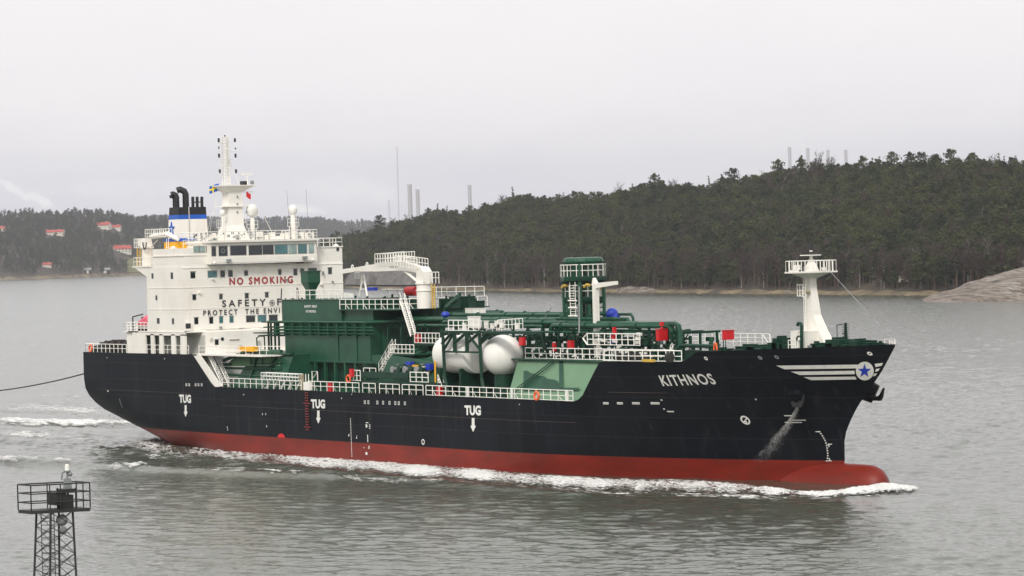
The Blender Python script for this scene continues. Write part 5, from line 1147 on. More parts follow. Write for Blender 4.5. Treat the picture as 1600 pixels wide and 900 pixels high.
for i, j in ((0, 1), (1, 2), (2, 3), (3, 0)):
    hs = [ztp-.1 - .62*k_ for k_ in range(21)]
    def lp(i_, z): t_, b_ = legs[i_]; s_ = (z-t_[2])/(b_[2]-t_[2]); return t_ + (b_-t_)*s_
    for k_ in range(20):
        if k_ % 2 == 0 or 1: q.bar(lp(i, hs[k_]), lp(j, hs[k_+1]), .018); q.bar(lp(j, hs[k_]), lp(i, hs[k_+1]), .018) if k_ % 1 == 0 else None
q.build('cross_bracing', M['tower'], tw)
q = MB(); cl = ctr + ex*(TL(74, 800)-ctr).dot(ex)
for dx in (-.28, .28): q.bar(cl + ex*dx + [0, 0, -.2], cl + ex*dx + [0, 0, -ztp], .02)
for i in range(40): z = -.4 - .3*i; q.bar(cl + ex*-.28 + [0, 0, z], cl + ex*.28 + [0, 0, z], .014)
for i in range(10): z = -.5-.7*i; q.tube([cl + ex*.28*math.cos(w) - ey*.5*math.sin(w) + [0, 0, z] for w in np.linspace(0, math.pi, 9)], .014, 4)
q.build('caged_ladder', M['tower'], tw)
q = MB(); c = ctr + ex*(TL(89, 790)-ctr).dot(ex); q.cbox(c + [0, 0, .45], (.9, .5, .55)); c = ctr + ex*(TL(103, 790)-ctr).dot(ex); q.cbox(c+[0, 0, .3], (.5, .5, .6)); q.cbox(c + [0, 0, .8], (.6, .6, .12))
for dx in (-.35, .1, .45): q.bar(c + ex*dx, c + ex*dx + [0, 0, .9], .05)
q.build('equipment_cabinet', M['tower'], tw)
q = MB(); c = ctr + ex*(TL(106.5, 790)-ctr).dot(ex); q.frustum(c + [0, 0, .85], (.30, .30, 0), c + [0, 0, 1.30], (.24, .24, 0)); q.tube([c + [0, 0, 1.25], c + [0, 0, 1.62]], .05, 6); q.tube([c + ex*-.25 + [0, 0, 1.25], c + ex*-.22 + [0, 0, 1.55], c + [0, 0, 1.65]], .04, 5); q.lathe(c + [0, 0, 1.60], [(.15, 0), (.15, .06)], 10); q.ball(c + ex*.12 + [0, 0, 1.5], .12, 8); q.build('lantern_pedestal', M['greybox'], tw)
q = MB(); q.lathe(c + [0, 0, 1.66], [(.11, 0), (.10, .14), (.09, .24), (.04, .27)], 12); q.build('lantern', M['tank'], tw)
q = MB(); c = ctr + ex*(TL(96, 790)-ctr).dot(ex) - [0, 0, .5]; q.ball(c, .26, 12); q.ball(c - [0, 0, .45] + ex*.05, .18, 10); q.build('fog_signal', M['greybox'], tw)

#ENV_MARK
# ------------------------------------------------------------------ WATER
def water_mat():
    m = bpy.data.materials.new('river_water'); m.use_nodes = True; t = m.node_tree; n = t.nodes; l = t.links; b = n['Principled BSDF']
    b.inputs['Base Color'].default_value = (.080, .088, .066, 1); b.inputs['Roughness'].default_value = .14; b.inputs['IOR'].default_value = 1.5
    g = n.new('ShaderNodeNewGeometry'); hs = []
    for (sc, det, amp) in ((1.6, 4, .10), (4.5, 2, .022)):
        mp = n.new('ShaderNodeMapping'); mp.inputs['Rotation'].default_value = (0, 0, R(25)); mp.inputs['Scale'].default_value = (.7, 1, 1); l.new(g.outputs['Position'], mp.inputs[0])
        a = n.new('ShaderNodeTexNoise'); a.inputs['Scale'].default_value = sc; a.inputs['Detail'].default_value = det; a.inputs['Distortion'].default_value = .6; l.new(mp.outputs[0], a.inputs['Vector'])
        k = n.new('ShaderNodeMath'); k.operation = 'MULTIPLY'; k.inputs[1].default_value = amp; l.new(a.outputs['Fac'], k.inputs[0]); hs.append(k.outputs[0])
    ad = n.new('ShaderNodeMath'); ad.operation = 'ADD'; l.new(hs[0], ad.inputs[0]); l.new(hs[1], ad.inputs[1])
    bp = n.new('ShaderNodeBump'); bp.inputs['Strength'].default_value = 1.0; bp.inputs['Distance'].default_value = .65; l.new(ad.outputs[0], bp.inputs['Height']); l.new(bp.outputs[0], b.inputs['Normal'])
    return m
M['water'] = water_mat()
_wr = np.random.default_rng(5); NW = 72; WS = .13
_lam = np.exp(_wr.uniform(math.log(.42), math.log(4.6), NW)); _k = 2*math.pi/_lam; _th = math.atan2(.83, -.55) + _wr.normal(size=NW)*.62; _ph = _wr.uniform(0, 6.28, NW)
_amp = WS*math.sqrt(2/NW)/_k*np.where(_lam > 5, .6, 1)
RIDGES = [([(-80, 722), (40, 725), (110, 727), (200, 733), (330, 740), (520, 748)], 1.8, .55), ([(170, 705), (300, 716), (460, 733), (700, 757), (900, 775)], 2.0, .35), ([(-80, 660), (120, 663), (225, 667)], 1.6, .45), ([(-80, 642), (100, 645), (200, 655)], 1.6, .3), ([(215, 672), (300, 686), (400, 700)], 2.2, .5)]
RW = [([P(u, v, Z=0)[:2] for u, v in pts], w, h) for pts, w, h in RIDGES]
def segdist(x, y, pts):
    best = np.full(x.shape, 1e9)
    for p_, q_ in zip(pts[:-1], pts[1:]):
        d = q_-p_; t = np.clip(((x-p_[0])*d[0] + (y-p_[1])*d[1])/d.dot(d), 0, 1); best = np.minimum(best, np.hypot(x-p_[0]-t*d[0], y-p_[1]-t*d[1]))
    return best
def waveh(x, y):
    x = np.atleast_1d(np.asarray(x, float)); y = np.atleast_1d(np.asarray(y, float)); z = np.zeros(x.shape)
    for k_, t_, p_, a_ in zip(_k, _th, _ph, _amp): z += a_*np.sin(k_*(x*math.cos(t_) + y*math.sin(t_)) + p_)
    patch = .82 + .28*np.sin(x*.011+1.3)*np.sin(y*.017+.4) + .15*np.sin(x*.031-y*.023)
    chop = 1 + 1.0*np.exp(-(np.maximum(0, np.abs(y+15)-6)/6)**2)*np.clip((75-x)/40, 0, 1)*np.clip((x+45)/20, 0, 1)
    z *= patch*chop
    for pts, w, h in RW: z += h*np.exp(-(segdist(x, y, pts)/w)**2)
    return z
uu = np.linspace(-260, 1860, 1380); vv_ = np.concatenate([np.linspace(436, 520, 106), np.linspace(520.7, 935, 590)])
UU, VV = np.meshgrid(uu, vv_); dd = np.stack([UU-800, VV-450, np.full(UU.shape, F)], -1) @ RM.T; tt_ = -CAM[2]/dd[..., 2]; WX = CAM[0] + dd[..., 0]*tt_; WY = CAM[1] + dd[..., 1]*tt_
WZ = waveh(WX.ravel(), WY.ravel()).reshape(WX.shape)
# far off: invented long-crested chop, growing with distance, shaped to mirror brighter sky
_rs = np.random.default_rng(3); _c = _rs.normal(size=(WX.shape[0], 360)); _xi = np.linspace(0, 359, WX.shape[1]); _i0 = np.clip(_xi.astype(int), 0, 358); _fr = _xi-_i0; _fr = _fr*_fr*(3-2*_fr)
_nz = _c[:, _i0]*(1-_fr) + _c[:, _i0+1]*_fr; _DD = np.hypot(WX-CAM[0], WY-CAM[1]); _sp = np.abs(np.gradient(_DD, axis=0)); WZ += _nz*_sp*.011*np.clip((_DD-420)/500, 0, 1)*np.clip(1.2-_sp/60, .2, 1)
ed = np.minimum(np.minimum((UU+260)/25, (1860-UU)/25), np.minimum((VV-436)/6, (935-VV)/12)).clip(0, 1); WZ *= ed
nv_, nu_ = WX.shape; me = bpy.data.meshes.new('water'); me.vertices.add(nv_*nu_); me.vertices.foreach_set('co', np.stack([WX, WY, WZ], -1).ravel().astype(np.float32))
ii = np.arange(nv_*nu_).reshape(nv_, nu_); qd = np.stack([ii[1:, :-1], ii[1:, 1:], ii[:-1, 1:], ii[:-1, :-1]], -1).reshape(-1, 4); nf = len(qd)
me.loops.add(nf*4); me.loops.foreach_set('vertex_index', qd.ravel().astype(np.int32)); me.polygons.add(nf); me.polygons.foreach_set('loop_start', np.arange(0, nf*4, 4, dtype=np.int32)); me.polygons.foreach_set('loop_total', np.full(nf, 4, np.int32))
me.polygons.foreach_set('use_smooth', np.ones(nf, bool)); me.materials.append(M['water']); me.update(calc_edges=True); me.validate(); o = bpy.data.objects.new('water', me); COL.objects.link(o); tag(o, kind='structure')
ic = [P(-260, 935, Z=0), P(1860, 935, Z=0), P(1860, 436, Z=0), P(-260, 436, Z=0)]; q = MB(); far_w = [(9000, -9000, 0), (9000, 16000, 0), (-18000, 16000, 0), (-18000, -9000, 0)]
# order the outer corners round the patch so the four sheets do not overlap
cen = sum(ic)/4; ang = lambda p_: math.atan2(p_[1]-cen[1], p_[0]-cen[0]); ics = sorted(ic, key=ang)
import bmesh
bm = bmesh.new(); vi = [bm.verts.new((p_[0], p_[1], 0)) for p_ in ics]; vo = [bm.verts.new(p_) for p_ in sorted(far_w, key=ang)]
ei = [bm.edges.new((vi[i], vi[(i+1) % 4])) for i in range(4)] + [bm.edges.new((vo[i], vo[(i+1) % 4])) for i in range(4)]
bmesh.ops.triangle_fill(bm, use_beauty=True, use_dissolve=False, edges=ei)
for f_ in list(bm.faces):
    if all(v_ in vi for v_ in f_.verts): bm.faces.remove(f_)
bmesh.ops.recalc_face_normals(bm, faces=bm.faces)
for f_ in bm.faces:
    if f_.normal.z < 0: f_.normal_flip()
me = bpy.data.meshes.new('water'); bm.to_mesh(me); bm.free(); me.materials.append(M['water']); o = bpy.data.objects.new('water', me); COL.objects.link(o); tag(o, kind='structure')

def foam_mat(name, sc=(.35, 1.1, 1), scale=1.6, lo=.38, col=(.95, .95, .92)):
    m = bpy.data.materials.new(name); m.use_nodes = True; t = m.node_tree; n = t.nodes; l = t.links; b = n['Principled BSDF']
    b.inputs['Base Color'].default_value = (*col, 1); b.inputs['Roughness'].default_value = .8; b.inputs['Specular IOR Level'].default_value = .1
    g = n.new('ShaderNodeNewGeometry'); mp = n.new('ShaderNodeMapping'); mp.inputs['Scale'].default_value = sc; l.new(g.outputs['Position'], mp.inputs[0])
    a = n.new('ShaderNodeTexNoise'); a.inputs['Scale'].default_value = scale; a.inputs['Detail'].default_value = 7; a.inputs['Roughness'].default_value = .68; a.inputs['Distortion'].default_value = .8; l.new(mp.outputs[0], a.inputs['Vector'])
    at = n.new('ShaderNodeAttribute'); at.attribute_name = 'foam'
    # alpha = clamp((noise + foam - 1 + lo) * gain)
    ad = n.new('ShaderNodeMath'); ad.operation = 'ADD'; l.new(a.outputs['Fac'], ad.inputs[0]); l.new(at.outputs['Fac'], ad.inputs[1])
    mr = n.new('ShaderNodeMapRange'); mr.inputs['From Min'].default_value = .97; mr.inputs['From Max'].default_value = 1.07; l.new(ad.outputs[0], mr.inputs['Value'])
    l.new(mr.outputs[0], b.inputs['Alpha'])
    bp = n.new('ShaderNodeBump'); bp.inputs['Strength'].default_value = .8; bp.inputs['Distance'].default_value = .4; l.new(a.outputs['Fac'], bp.inputs['Height']); l.new(bp.outputs[0], b.inputs['Normal'])
    return m
M['foam'] = foam_mat('foam')
M['foam3'] = foam_mat('bow_foam', (.6, 1.1, 1), 2.6)
_f = [x for x in M['foam3'].node_tree.nodes if x.type == 'MAP_RANGE'][0]; _f.inputs['From Min'].default_value = .98; _f.inputs['From Max'].default_value = 1.14
M['foam2'] = foam_mat('thin_foam', (.16, .9, 1), 1.5)
_f = [x for x in M['foam2'].node_tree.nodes if x.type == 'MAP_RANGE'][0]; _f.inputs['From Min'].default_value = .93; _f.inputs['From Max'].default_value = 1.22
def strip(name, rows, m, height=None, label=None, nv=16, nu_per=26, z0=.05):
    """rows: (u, v_far, v_near, density, ridge height)"""
    nu = (len(rows)-1)*nu_per + 1; tt = np.linspace(0, len(rows)-1, nu); V = []; A = []; sd_ = 100*random.random(); bow = name == 'bow_wave_foam'
    for t in tt:
        r_ = [np.interp(t, range(len(rows)), [x[k] for x in rows]) for k in range(5)]; wv = r_[2]-r_[1]
        j0 = MN.noise(Vector((t*2.3, sd_, 0)))*.22 + MN.noise(Vector((t*7, sd_, 1)))*.12; j1 = MN.noise(Vector((t*2.9, sd_, 5)))*.25 + MN.noise(Vector((t*9, sd_, 8)))*.15
        vf = r_[1] + wv*j0*(.35 if bow else 1); vn = r_[2] + wv*j1; dn = r_[3] + .16*MN.noise(Vector((t*1.7, sd_, 3)))
        for j in range(nv+1):
            s = j/nv; p_ = P(r_[0], vf + (vn-vf)*s, Z=0); e_ = math.sin(math.pi*min(max(s, .0), 1.0)); endf = min(1, min(t, len(rows)-1-t)*2)
            hz_ = MN.noise(Vector((p_[0]*1.1, p_[1]*1.1, 2)))*.55 + MN.noise(Vector((p_[0]*3, p_[1]*3, 6)))*.35
            V.append((p_[0], p_[1], z0 + float(waveh(p_[0], p_[1])[0]) + r_[4]*e_**.8*(1+hz_*.9))); A.append((dn + .12*hz_)*(max(e_, 0)**(.30 if bow else .45))*(.35+.65*endf) if 0 < j < nv else 0.0)
    f = [(i*(nv+1)+j, i*(nv+1)+j+1, (i+1)*(nv+1)+j+1, (i+1)*(nv+1)+j) for i in range(nu-1) for j in range(nv)]
    me = bpy.data.meshes.new(name); me.from_pydata(V, [], f); me.materials.append(m); at = me.attributes.new('foam', 'FLOAT', 'POINT'); at.data.foreach_set('value', [x_ + (.07 if name == 'wake_foam' and x_ > 0 else .0) for x_ in A])
    me.polygons.foreach_set('use_smooth', [True]*len(f)); me.update(); o = bpy.data.objects.new(name, me); COL.objects.link(o); tag(o, label, None, None, 'stuff'); return o
strip('bow_wave_foam', [(1444, 762, 768, .40, .0), (1425, 759.5, 770, .62, .22), (1400, 758, 772, .72, .4), (1370, 759, 774, .76, .4), (1330, 763, 776, .74, .25), (1290, 768, 778, .70, .15), (1250, 768, 778.5, .66, .2), (1200, 762, 778, .62, .35), (1120, 752, 775, .60, .35), (1040, 750, 773, .62, .35), (960, 748, 770, .60, .3), (880, 743, 765, .64, .25), (800, 737, 759, .64, .2), (720, 729, 753, .64, .15), (640, 721, 746, .64, .1), (560, 712, 739, .62, .05), (480, 704, 732, .60, .0), (400, 697, 724, .58, 0), (320, 689, 716, .56, 0), (240, 682, 708, .53, 0), (170, 676, 700, .46, 0)], M['foam3'], label='white bow wave and foam running along the red waterline')
strip('bow_wave_foam', [(1436, 764, 771, .35, .0), (1380, 768, 777, .42, 0), (1300, 772, 781, .44, 0), (1200, 772, 783, .46, 0), (1080, 768, 780, .46, 0), (960, 764, 776, .46, 0), (860, 758, 770, .46, 0), (760, 749, 763, .44, 0)], M['foam'], label='broken outer fringe of foam outside the white bow wave')
strip('crest_foam', [(120, 733, 739, .35, .1), (180, 730, 738, .55, .15), (230, 729, 737, .6, .2), (270, 730, 738, .5, .1), (330, 736, 743, .46, .1), (400, 738, 746, .55, .2), (460, 739, 748, .58, .2), (510, 738, 747, .45, .1)], M['foam2'], label='broken white crest in front of the hull, left of centre', nv=6)
strip('crest_foam', [(490, 741, 752, .42, 0), (560, 744, 755, .46, 0), (640, 750, 760, .48, .05), (720, 750, 759, .45, 0), (770, 750, 756, .3, 0)], M['foam2'], label='thin white crest below the bow wave near the middle', nv=6)
strip('crest_foam', [(-30, 719, 727, .6, .3), (10, 720, 727, .6, .3), (60, 721.5, 728, .42, .3), (120, 724, 731, .42, .2), (160, 727, 733, .35, .1)], M['foam2'], label='white crest above the lattice tower at the left edge', nv=6)
for i, r_ in enumerate(([(-40, 628, 646, .42, 0), (60, 628, 648, .5, 0), (130, 632, 652, .45, 0), (190, 640, 658, .36, 0)], [(-40, 650, 664, .50, .1), (60, 653, 668, .62, .2), (140, 655, 668, .62, .2), (190, 656, 668, .6, .15), (226, 660, 668, .45, .1)], [(-40, 668, 680, .44, 0), (50, 672, 686, .48, 0), (120, 677, 692, .42, 0), (200, 690, 700, .30, 0)], [(-40, 602, 616, .28, 0), (60, 606, 622, .36, 0), (120, 614, 628, .36, 0), (140, 620, 630, .28, 0)], [(160, 690, 712, .36, 0), (260, 696, 722, .42, 0), (360, 706, 730, .42, 0), (480, 720, 740, .38, 0)])):
    strip('wake_foam', r_, M['foam2'], label=('pale wake streak behind the stern, uppermost but one', 'brightest white wake streak reaching the stern', 'low wake streak under the bright one at the left edge', 'faint topmost wake streak beside the tow line', 'scattered foam patches outside the main foam band near the stern')[i], nv=8)
# water running off the starboard anchor
V = []; A = []
rows = [(1249, 624, 1.5, .8), (1250.5, 630, 3, .95), (1249, 637, 3.5, .9), (1245, 646, 6, .78), (1239, 657, 8, .68), (1231, 669, 11, .60), (1221, 682, 14, .52), (1211, 696, 18, .44), (1202, 708, 22, .34), (1192, 720, 27, .24), (1182, 734, 32, .14)]
for (u, v, w, d_) in rows:
    for j in range(9):
        s = j/8*2-1; h_ = hull_hit(u + s*w, v); V.append((h_[0], h_[1]-.12-.25*(1-s*s), h_[2])); A.append(d_*(1-.85*abs(s)**1.6)*(1+.25*MN.noise(Vector((u*.11, j*.9, v*.05)))))
q = MB(); q.add(V, [(i*9+j, i*9+j+1, (i+1)*9+j+1, (i+1)*9+j) for i in range(len(rows)-1) for j in range(8)])
m = foam_mat('spray', (1.6, 1.6, .8), 3.2, col=(.66, .66, .64)); 
mr_ = [x for x in m.node_tree.nodes if x.type == 'MAP_RANGE'][0]; mr_.inputs['From Min'].default_value = .72; mr_.inputs['From Max'].default_value = 1.75
o = q.build('anchor_wash', m, None, smooth=True); at = o.data.attributes.new('foam', 'FLOAT', 'POINT'); at.data.foreach_set('value', A); tag(o, 'white wash water spraying down from the starboard anchor', None, None, 'stuff')

# ------------------------------------------------------------------ LAND
def ground_mat(name, c1, c2, scale=.02):
    m = bpy.data.materials.new(name); m.use_nodes = True; t = m.node_tree; n = t.nodes; l = t.links; b = n['Principled BSDF']; b.inputs['Roughness'].default_value = .95
    g = n.new('ShaderNodeNewGeometry'); a = n.new('ShaderNodeTexNoise'); a.inputs['Scale'].default_value = scale; a.inputs['Detail'].default_value = 9; a.inputs['Roughness'].default_value = .65; l.new(g.outputs['Position'], a.inputs['Vector'])
    c = n.new('ShaderNodeValToRGB'); c.color_ramp.elements[0].position = .38; c.color_ramp.elements[0].color = (*c1, 1); c.color_ramp.elements[1].position = .62; c.color_ramp.elements[1].color = (*c2, 1)
    l.new(a.outputs['Fac'], c.inputs[0]); l.new(c.outputs[0], b.inputs['Base Color']); return m
M['soil'] = ground_mat('forest_floor', (.035, .028, .020), (.07, .055, .035))
M['reed'] = ground_mat('dry_shore_grass', (.06, .05, .035), (.24, .19, .11), .05)
M['lawn'] = ground_mat('field_grass', (.10, .11, .04), (.17, .16, .07), .03)
def rock_mat(name, cols, scale):
    m = bpy.data.materials.new(name); m.use_nodes = True; t = m.node_tree; n = t.nodes; l = t.links; b = n['Principled BSDF']; b.inputs['Roughness'].default_value = .9
    g = n.new('ShaderNodeNewGeometry'); mp = n.new('ShaderNodeMapping'); mp.inputs['Rotation'].default_value = (R(20), R(25), R(40)); mp.inputs['Scale'].default_value = (.25, 1, 1.6); l.new(g.outputs['Position'], mp.inputs[0])
    a = n.new('ShaderNodeTexNoise'); a.inputs['Scale'].default_value = scale; a.inputs['Detail'].default_value = 10; a.inputs['Roughness'].default_value = .7; a.inputs['Distortion'].default_value = .7; l.new(mp.outputs[0], a.inputs['Vector'])
    c = n.new('ShaderNodeValToRGB'); e = c.color_ramp.elements; e[0].position = .36; e[0].color = (*cols[0], 1); e[1].position = .64; e[1].color = (*cols[-1], 1); x = e.new(.5); x.color = (*cols[1], 1)
    l.new(a.outputs['Fac'], c.inputs[0]); l.new(c.outputs[0], b.inputs['Base Color'])
    bp = n.new('ShaderNodeBump'); bp.inputs['Distance'].default_value = 1.2; l.new(a.outputs['Fac'], bp.inputs['Height']); l.new(bp.outputs[0], b.inputs['Normal']); return m
M['rock'] = rock_mat('granite', [(.045, .04, .038), (.20, .16, .125), (.34, .32, .29)], .35)
H0 = CAM[2]
class Hill:
    def __init__(s, us, vsh, vsk, depth, treeh, u0, u1, name, pw=.8, rough=6, back=1.5):
        s.us, s.vsh, s.vsk, s.depth, s.th, s.u0, s.u1, s.pw, s.rough = us, vsh, vsk, depth, treeh, u0, u1, pw, rough
        s.name = name; s.back = back
    def Ds(s, u): v = np.interp(u, s.us, s.vsh); return H0*F/(v - yh(u))
    def at(s, u, k):
        D = s.Ds(u) + s.depth*k; D1 = s.Ds(u) + s.depth; v = np.interp(u, s.us, s.vsk); zr = max((yh(u)-v)*D1/F + H0 - s.th, 1)
        kk = min(max(k, 0), 1); z = zr*(kk**s.pw)*(1.0 + 0.0*kk)
        if k > 1: z = zr*max(0, 1-((k-1)/(s.back-1))**1.5)
        p_ = P(u, yh(u), D=D); nzv = MN.noise(Vector((p_[0]*.012, p_[1]*.012, 3))) + .5*MN.noise(Vector((p_[0]*.04, p_[1]*.04, 7)))
        z += nzv*s.rough*min(1, kk*4)*(1 if k <= 1 else .3)
        if k <= 0: z = -1.0 + k*30 if k < 0 else .25
        return np.array([p_[0], p_[1], z])
    def solve(s, u, v):
        best = None
        for k in np.linspace(.0, 1, 300):
            p_ = s.at(u, k); vv = yh(u) - (p_[2]-H0)*F/(s.Ds(u)+s.depth*k)
            if vv <= v: return p_, k
        return s.at(u, 1), 1
    def build(s, nu=120, nk=34):
        ks = [-.02] + list(np.linspace(0, s.back, nk)); us = np.linspace(s.u0, s.u1, nu); q = MB()
        for u in us:
            for k in ks: q.v.append(tuple(s.at(u, k)))
        n = len(ks)
        for i in range(nu-1):
            for j in range(n-1): q.f.append((i*n+j, (i+1)*n+j, (i+1)*n+j+1, i*n+j+1)); q.m.append(0)
        o = q.build(s.name, M['soil'], smooth=True); tag(o, kind='structure'); return o
isl = Hill([440, 520, 600, 700, 820, 1000, 1200, 1400, 1700], [446, 449, 451, 452.5, 455.5, 457.5, 459, 461, 465],
           [380, 366, 354, 327, 309, 292, 266, 251, 247], 480, 16, 470, 1760, 'island_hill')
isl.us2 = None
_us = [440, 500, 540, 600, 640, 700, 760, 850, 950, 1000, 1100, 1150, 1200, 1300, 1420, 1500, 1600, 1760]
_vk = [400, 384, 366, 354, 342, 327, 319, 308, 301, 295, 289, 281, 273, 266, 255, 251, 251, 252]
isl.vsh = [float(np.interp(u, isl.us, isl.vsh)) for u in _us]; isl.us = _us; isl.vsk = _vk
isl.build()
far = Hill([-200, 0, 120, 215, 300, 420, 540, 700], [440, 438, 434, 430, 428, 427, 427, 428], [330]*8, 1300, 19, -750, 720, 'far_hill', pw=.75, rough=12)
_us = [-200, 0, 60, 100, 115, 150, 200, 250, 330, 400, 440, 500, 540, 590, 640, 700]; _vk = [332, 324, 326, 328, 322, 324, 333, 332, 337, 340, 335, 337, 345, 344, 356, 370]
far.vsh = [float(np.interp(u, far.us, far.vsh)) for u in _us]; far.us = _us; far.vsk = _vk
ridge = Hill([150, 720], [430, 420], [340]*2, 1500, 17, 215, 720, 'distant_ridge', pw=.75, rough=14)
ridge.us = [150, 215, 250, 330, 400, 440, 500, 540, 590, 640, 720]; ridge.vsh = [yh(u)+13.5 for u in ridge.us]; ridge.vsk = [340, 338, 336, 339, 342, 337, 339, 346, 344, 356, 372]; ridge.build(90, 20)
far.us = [-750, -450, -200, 0, 60, 100, 115, 150, 200, 250, 300, 360, 420, 480, 560, 700]; far.vsk = [372, 345, 332, 324, 326, 328, 322, 324, 331, 334, 345, 362, 384, 405, 416, 424]; far.vsh = [float(np.interp(u, [-750, -450, -200, 0, 120, 215, 300, 420, 540, 700], [458, 449, 440, 438, 434, 430, 429, 429, 429, 430])) for u in far.us]
far.build(200)
# dry shore strip
def shore(h, u0, u1, name, k1, zt_, mt, n=160):
    q = MB()
    for i in range(n+1):
        u = u0 + (u1-u0)*i/n; w = .6+.8*abs(MN.noise(Vector((u*.03, 2, 0))))*1.6
        a, b, c = h.at(u, -.012), h.at(u, k1*.45*w), h.at(u, k1*w); a[2] = -.5; b[2] = zt_*.6*w; c[2] = h.at(u, k1*w)[2] + .15; b[2] = max(b[2], h.at(u, k1*.45*w)[2]+.2); q.v += [tuple(a), tuple(b), tuple(c)]
    for i in range(n):
        for j in range(2): q.f.append((i*3+j, (i+1)*3+j, (i+1)*3+j+1, i*3+j+1)); q.m.append(0)
    tag(q.build(name, mt, smooth=True), kind='structure')
shore(isl, 480, 1740, 'shore', .015, .7, M['reed'])
shore(far, -740, 700, 'far_shore', .02, 4, M['reed'], 80)
def bank(u0, u1, h, name='rock_bank', v=None):
    q = MB(); n = 26; nv = 8
    for i in range(n+1):
        s = i/n; u = u0+(u1-u0)*s; e_ = math.sin(math.pi*s)**.6
        for j in range(nv+1):
            t = j/nv; p_ = isl.at(u, -.005 + .035*t); q.v.append((p_[0], p_[1], -.3 + h*e_*math.sin(math.pi*min(t*1.0, .9))*(1+.5*MN.noise(Vector((u*.08, t*3, 1))))))
    for i in range(n):
        for j in range(nv): q.f.append((i*(nv+1)+j, (i+1)*(nv+1)+j, (i+1)*(nv+1)+j+1, i*(nv+1)+j+1)); q.m.append(0)
    tag(q.build(name, M['rock'], smooth=True), kind='structure')
bank(952, 1030, 3.2); bank(1205, 1250, 1.8); bank(760, 830, 1.0)
# bare grey rock slope seen behind the white crane
q = MB()
for i in range(25):
    u = 536 + 126*i/24
    for j in range(9):
        k = .02 + .16*j/8; p_ = isl.at(u, k); q.v.append((p_[0], p_[1], p_[2] + 1.0 + 13*math.sin(math.pi*i/24)**.7*math.sin(math.pi*j/8)**.8))
q.f = [(i*9+j, (i+1)*9+j, (i+1)*9+j+1, i*9+j+1) for i in range(24) for j in range(8)]; q.m = [0]*len(q.f)
tag(q.build('rock_slope', rock_mat('grey_rock', [(.09, .085, .08), (.16, .15, .14), (.24, .23, .21)], .08), smooth=True), kind='structure')
# granite point at the right edge
q = MB(); nu, nk = 70, 26
us = [1436, 1470, 1500, 1530, 1560, 1600, 1650, 1720]; vs = [466, 454, 445, 436, 427, 417, 409, 402]
for i in range(nu+1):
    u = 1428 + 300*i/nu; D0 = 1215
    for j in range(nk+1):
        t = j/nk; D = D0 + 120*t; prof = min(1, (t/.55))**.62 if t < .55 else 1-.7*((t-.55)/.45)**2
        v = np.interp(u, us, vs); zt_ = max(0, (yh(u) - v)*(D0+66)/F + H0); zt_ = (467.5 - v)*D0/F if v < 467.5 else 0
        p_ = P(u, yh(u), D=D); nn = MN.noise(Vector((p_[0]*.08, p_[1]*.08, 0)))*1.2 + MN.noise(Vector((p_[0]*.25, p_[1]*.25, 5)))*.45
        q.v.append((p_[0], p_[1], -.6 + zt_*1.04*prof + nn*min(1, zt_/4)*min(1, t*6)))
q.f = [(i*(nk+1)+j, (i+1)*(nk+1)+j, (i+1)*(nk+1)+j+1, i*(nk+1)+j+1) for i in range(nu) for j in range(nk)]; q.m = [0]*len(q.f)
tag(q.build('granite_point', M['rock'], smooth=True), kind='structure')

# ------------------------------------------------------------------ TREES
def leaf_mat(name, c1, c2, sub=.0):
    m = bpy.data.materials.new(name); m.use_nodes = True; t = m.node_tree; n = t.nodes; l = t.links; b = n['Principled BSDF']; b.inputs['Roughness'].default_value = .8; b.inputs['Specular IOR Level'].default_value = .2
    oi = n.new('ShaderNodeObjectInfo'); a = n.new('ShaderNodeTexNoise'); a.inputs['Scale'].default_value = .45; g = n.new('ShaderNodeNewGeometry'); l.new(g.outputs['Position'], a.inputs['Vector'])
    big = n.new('ShaderNodeTexNoise'); big.inputs['Scale'].default_value = .012; l.new(g.outputs['Position'], big.inputs['Vector'])
    ad = n.new('ShaderNodeMath'); ad.operation = 'ADD'; l.new(oi.outputs['Random'], ad.inputs[0]); l.new(a.outputs['Fac'], ad.inputs[1])
    ad2 = n.new('ShaderNodeMath'); ad2.operation = 'ADD'; l.new(ad.outputs[0], ad2.inputs[0]); l.new(big.outputs['Fac'], ad2.inputs[1])
    mr = n.new('ShaderNodeMapRange'); mr.inputs['From Min'].default_value = .75; mr.inputs['From Max'].default_value = 2.0; l.new(ad2.outputs[0], mr.inputs['Value'])
    x = n.new('ShaderNodeMixRGB'); l.new(mr.outputs[0], x.inputs['Fac']); x.inputs[1].default_value = (*c1, 1); x.inputs[2].default_value = (*c2, 1); l.new(x.outputs[0], b.inputs['Base Color']); return m
M['pine'] = leaf_mat('pine_foliage', (.010, .021, .013), (.082, .092, .036))
M['twig'] = leaf_mat('bare_twigs', (.036, .028, .027), (.075, .058, .048))
M['bark'] = mat('pine_bark', (.10, .065, .045), .9, .3, .5)
M['birch'] = mat('birch_bark', (.27, .24, .22), .9, .3, .5)
def leaf_cloud(clumps, nper, size, rs):
    """many small bent faces inside each clump"""
    V = []; Fc = []
    for (cx, cy_, cz, rx, rz) in clumps:
        for i in range(nper):
            d = rs.normal(size=3); d /= np.linalg.norm(d); rr = rs.random()**.5; p_ = np.array([cx, cy_, cz]) + d*np.array([rx, rx, rz])*rr
            a = rs.normal(size=3); a /= np.linalg.norm(a); b = np.cross(a, rs.normal(size=3)); b /= np.linalg.norm(b); s_ = size*(.5+rs.random()); o = len(V)
            V += [p_ - a*s_ - b*s_*.5, p_ + a*s_ - b*s_*.5*rs.random(), p_ + b*s_*.8 + a*s_*.3, p_ - a*s_*.4 + b*s_*.6]; Fc.append((o, o+1, o+2, o+3))
    return V, Fc
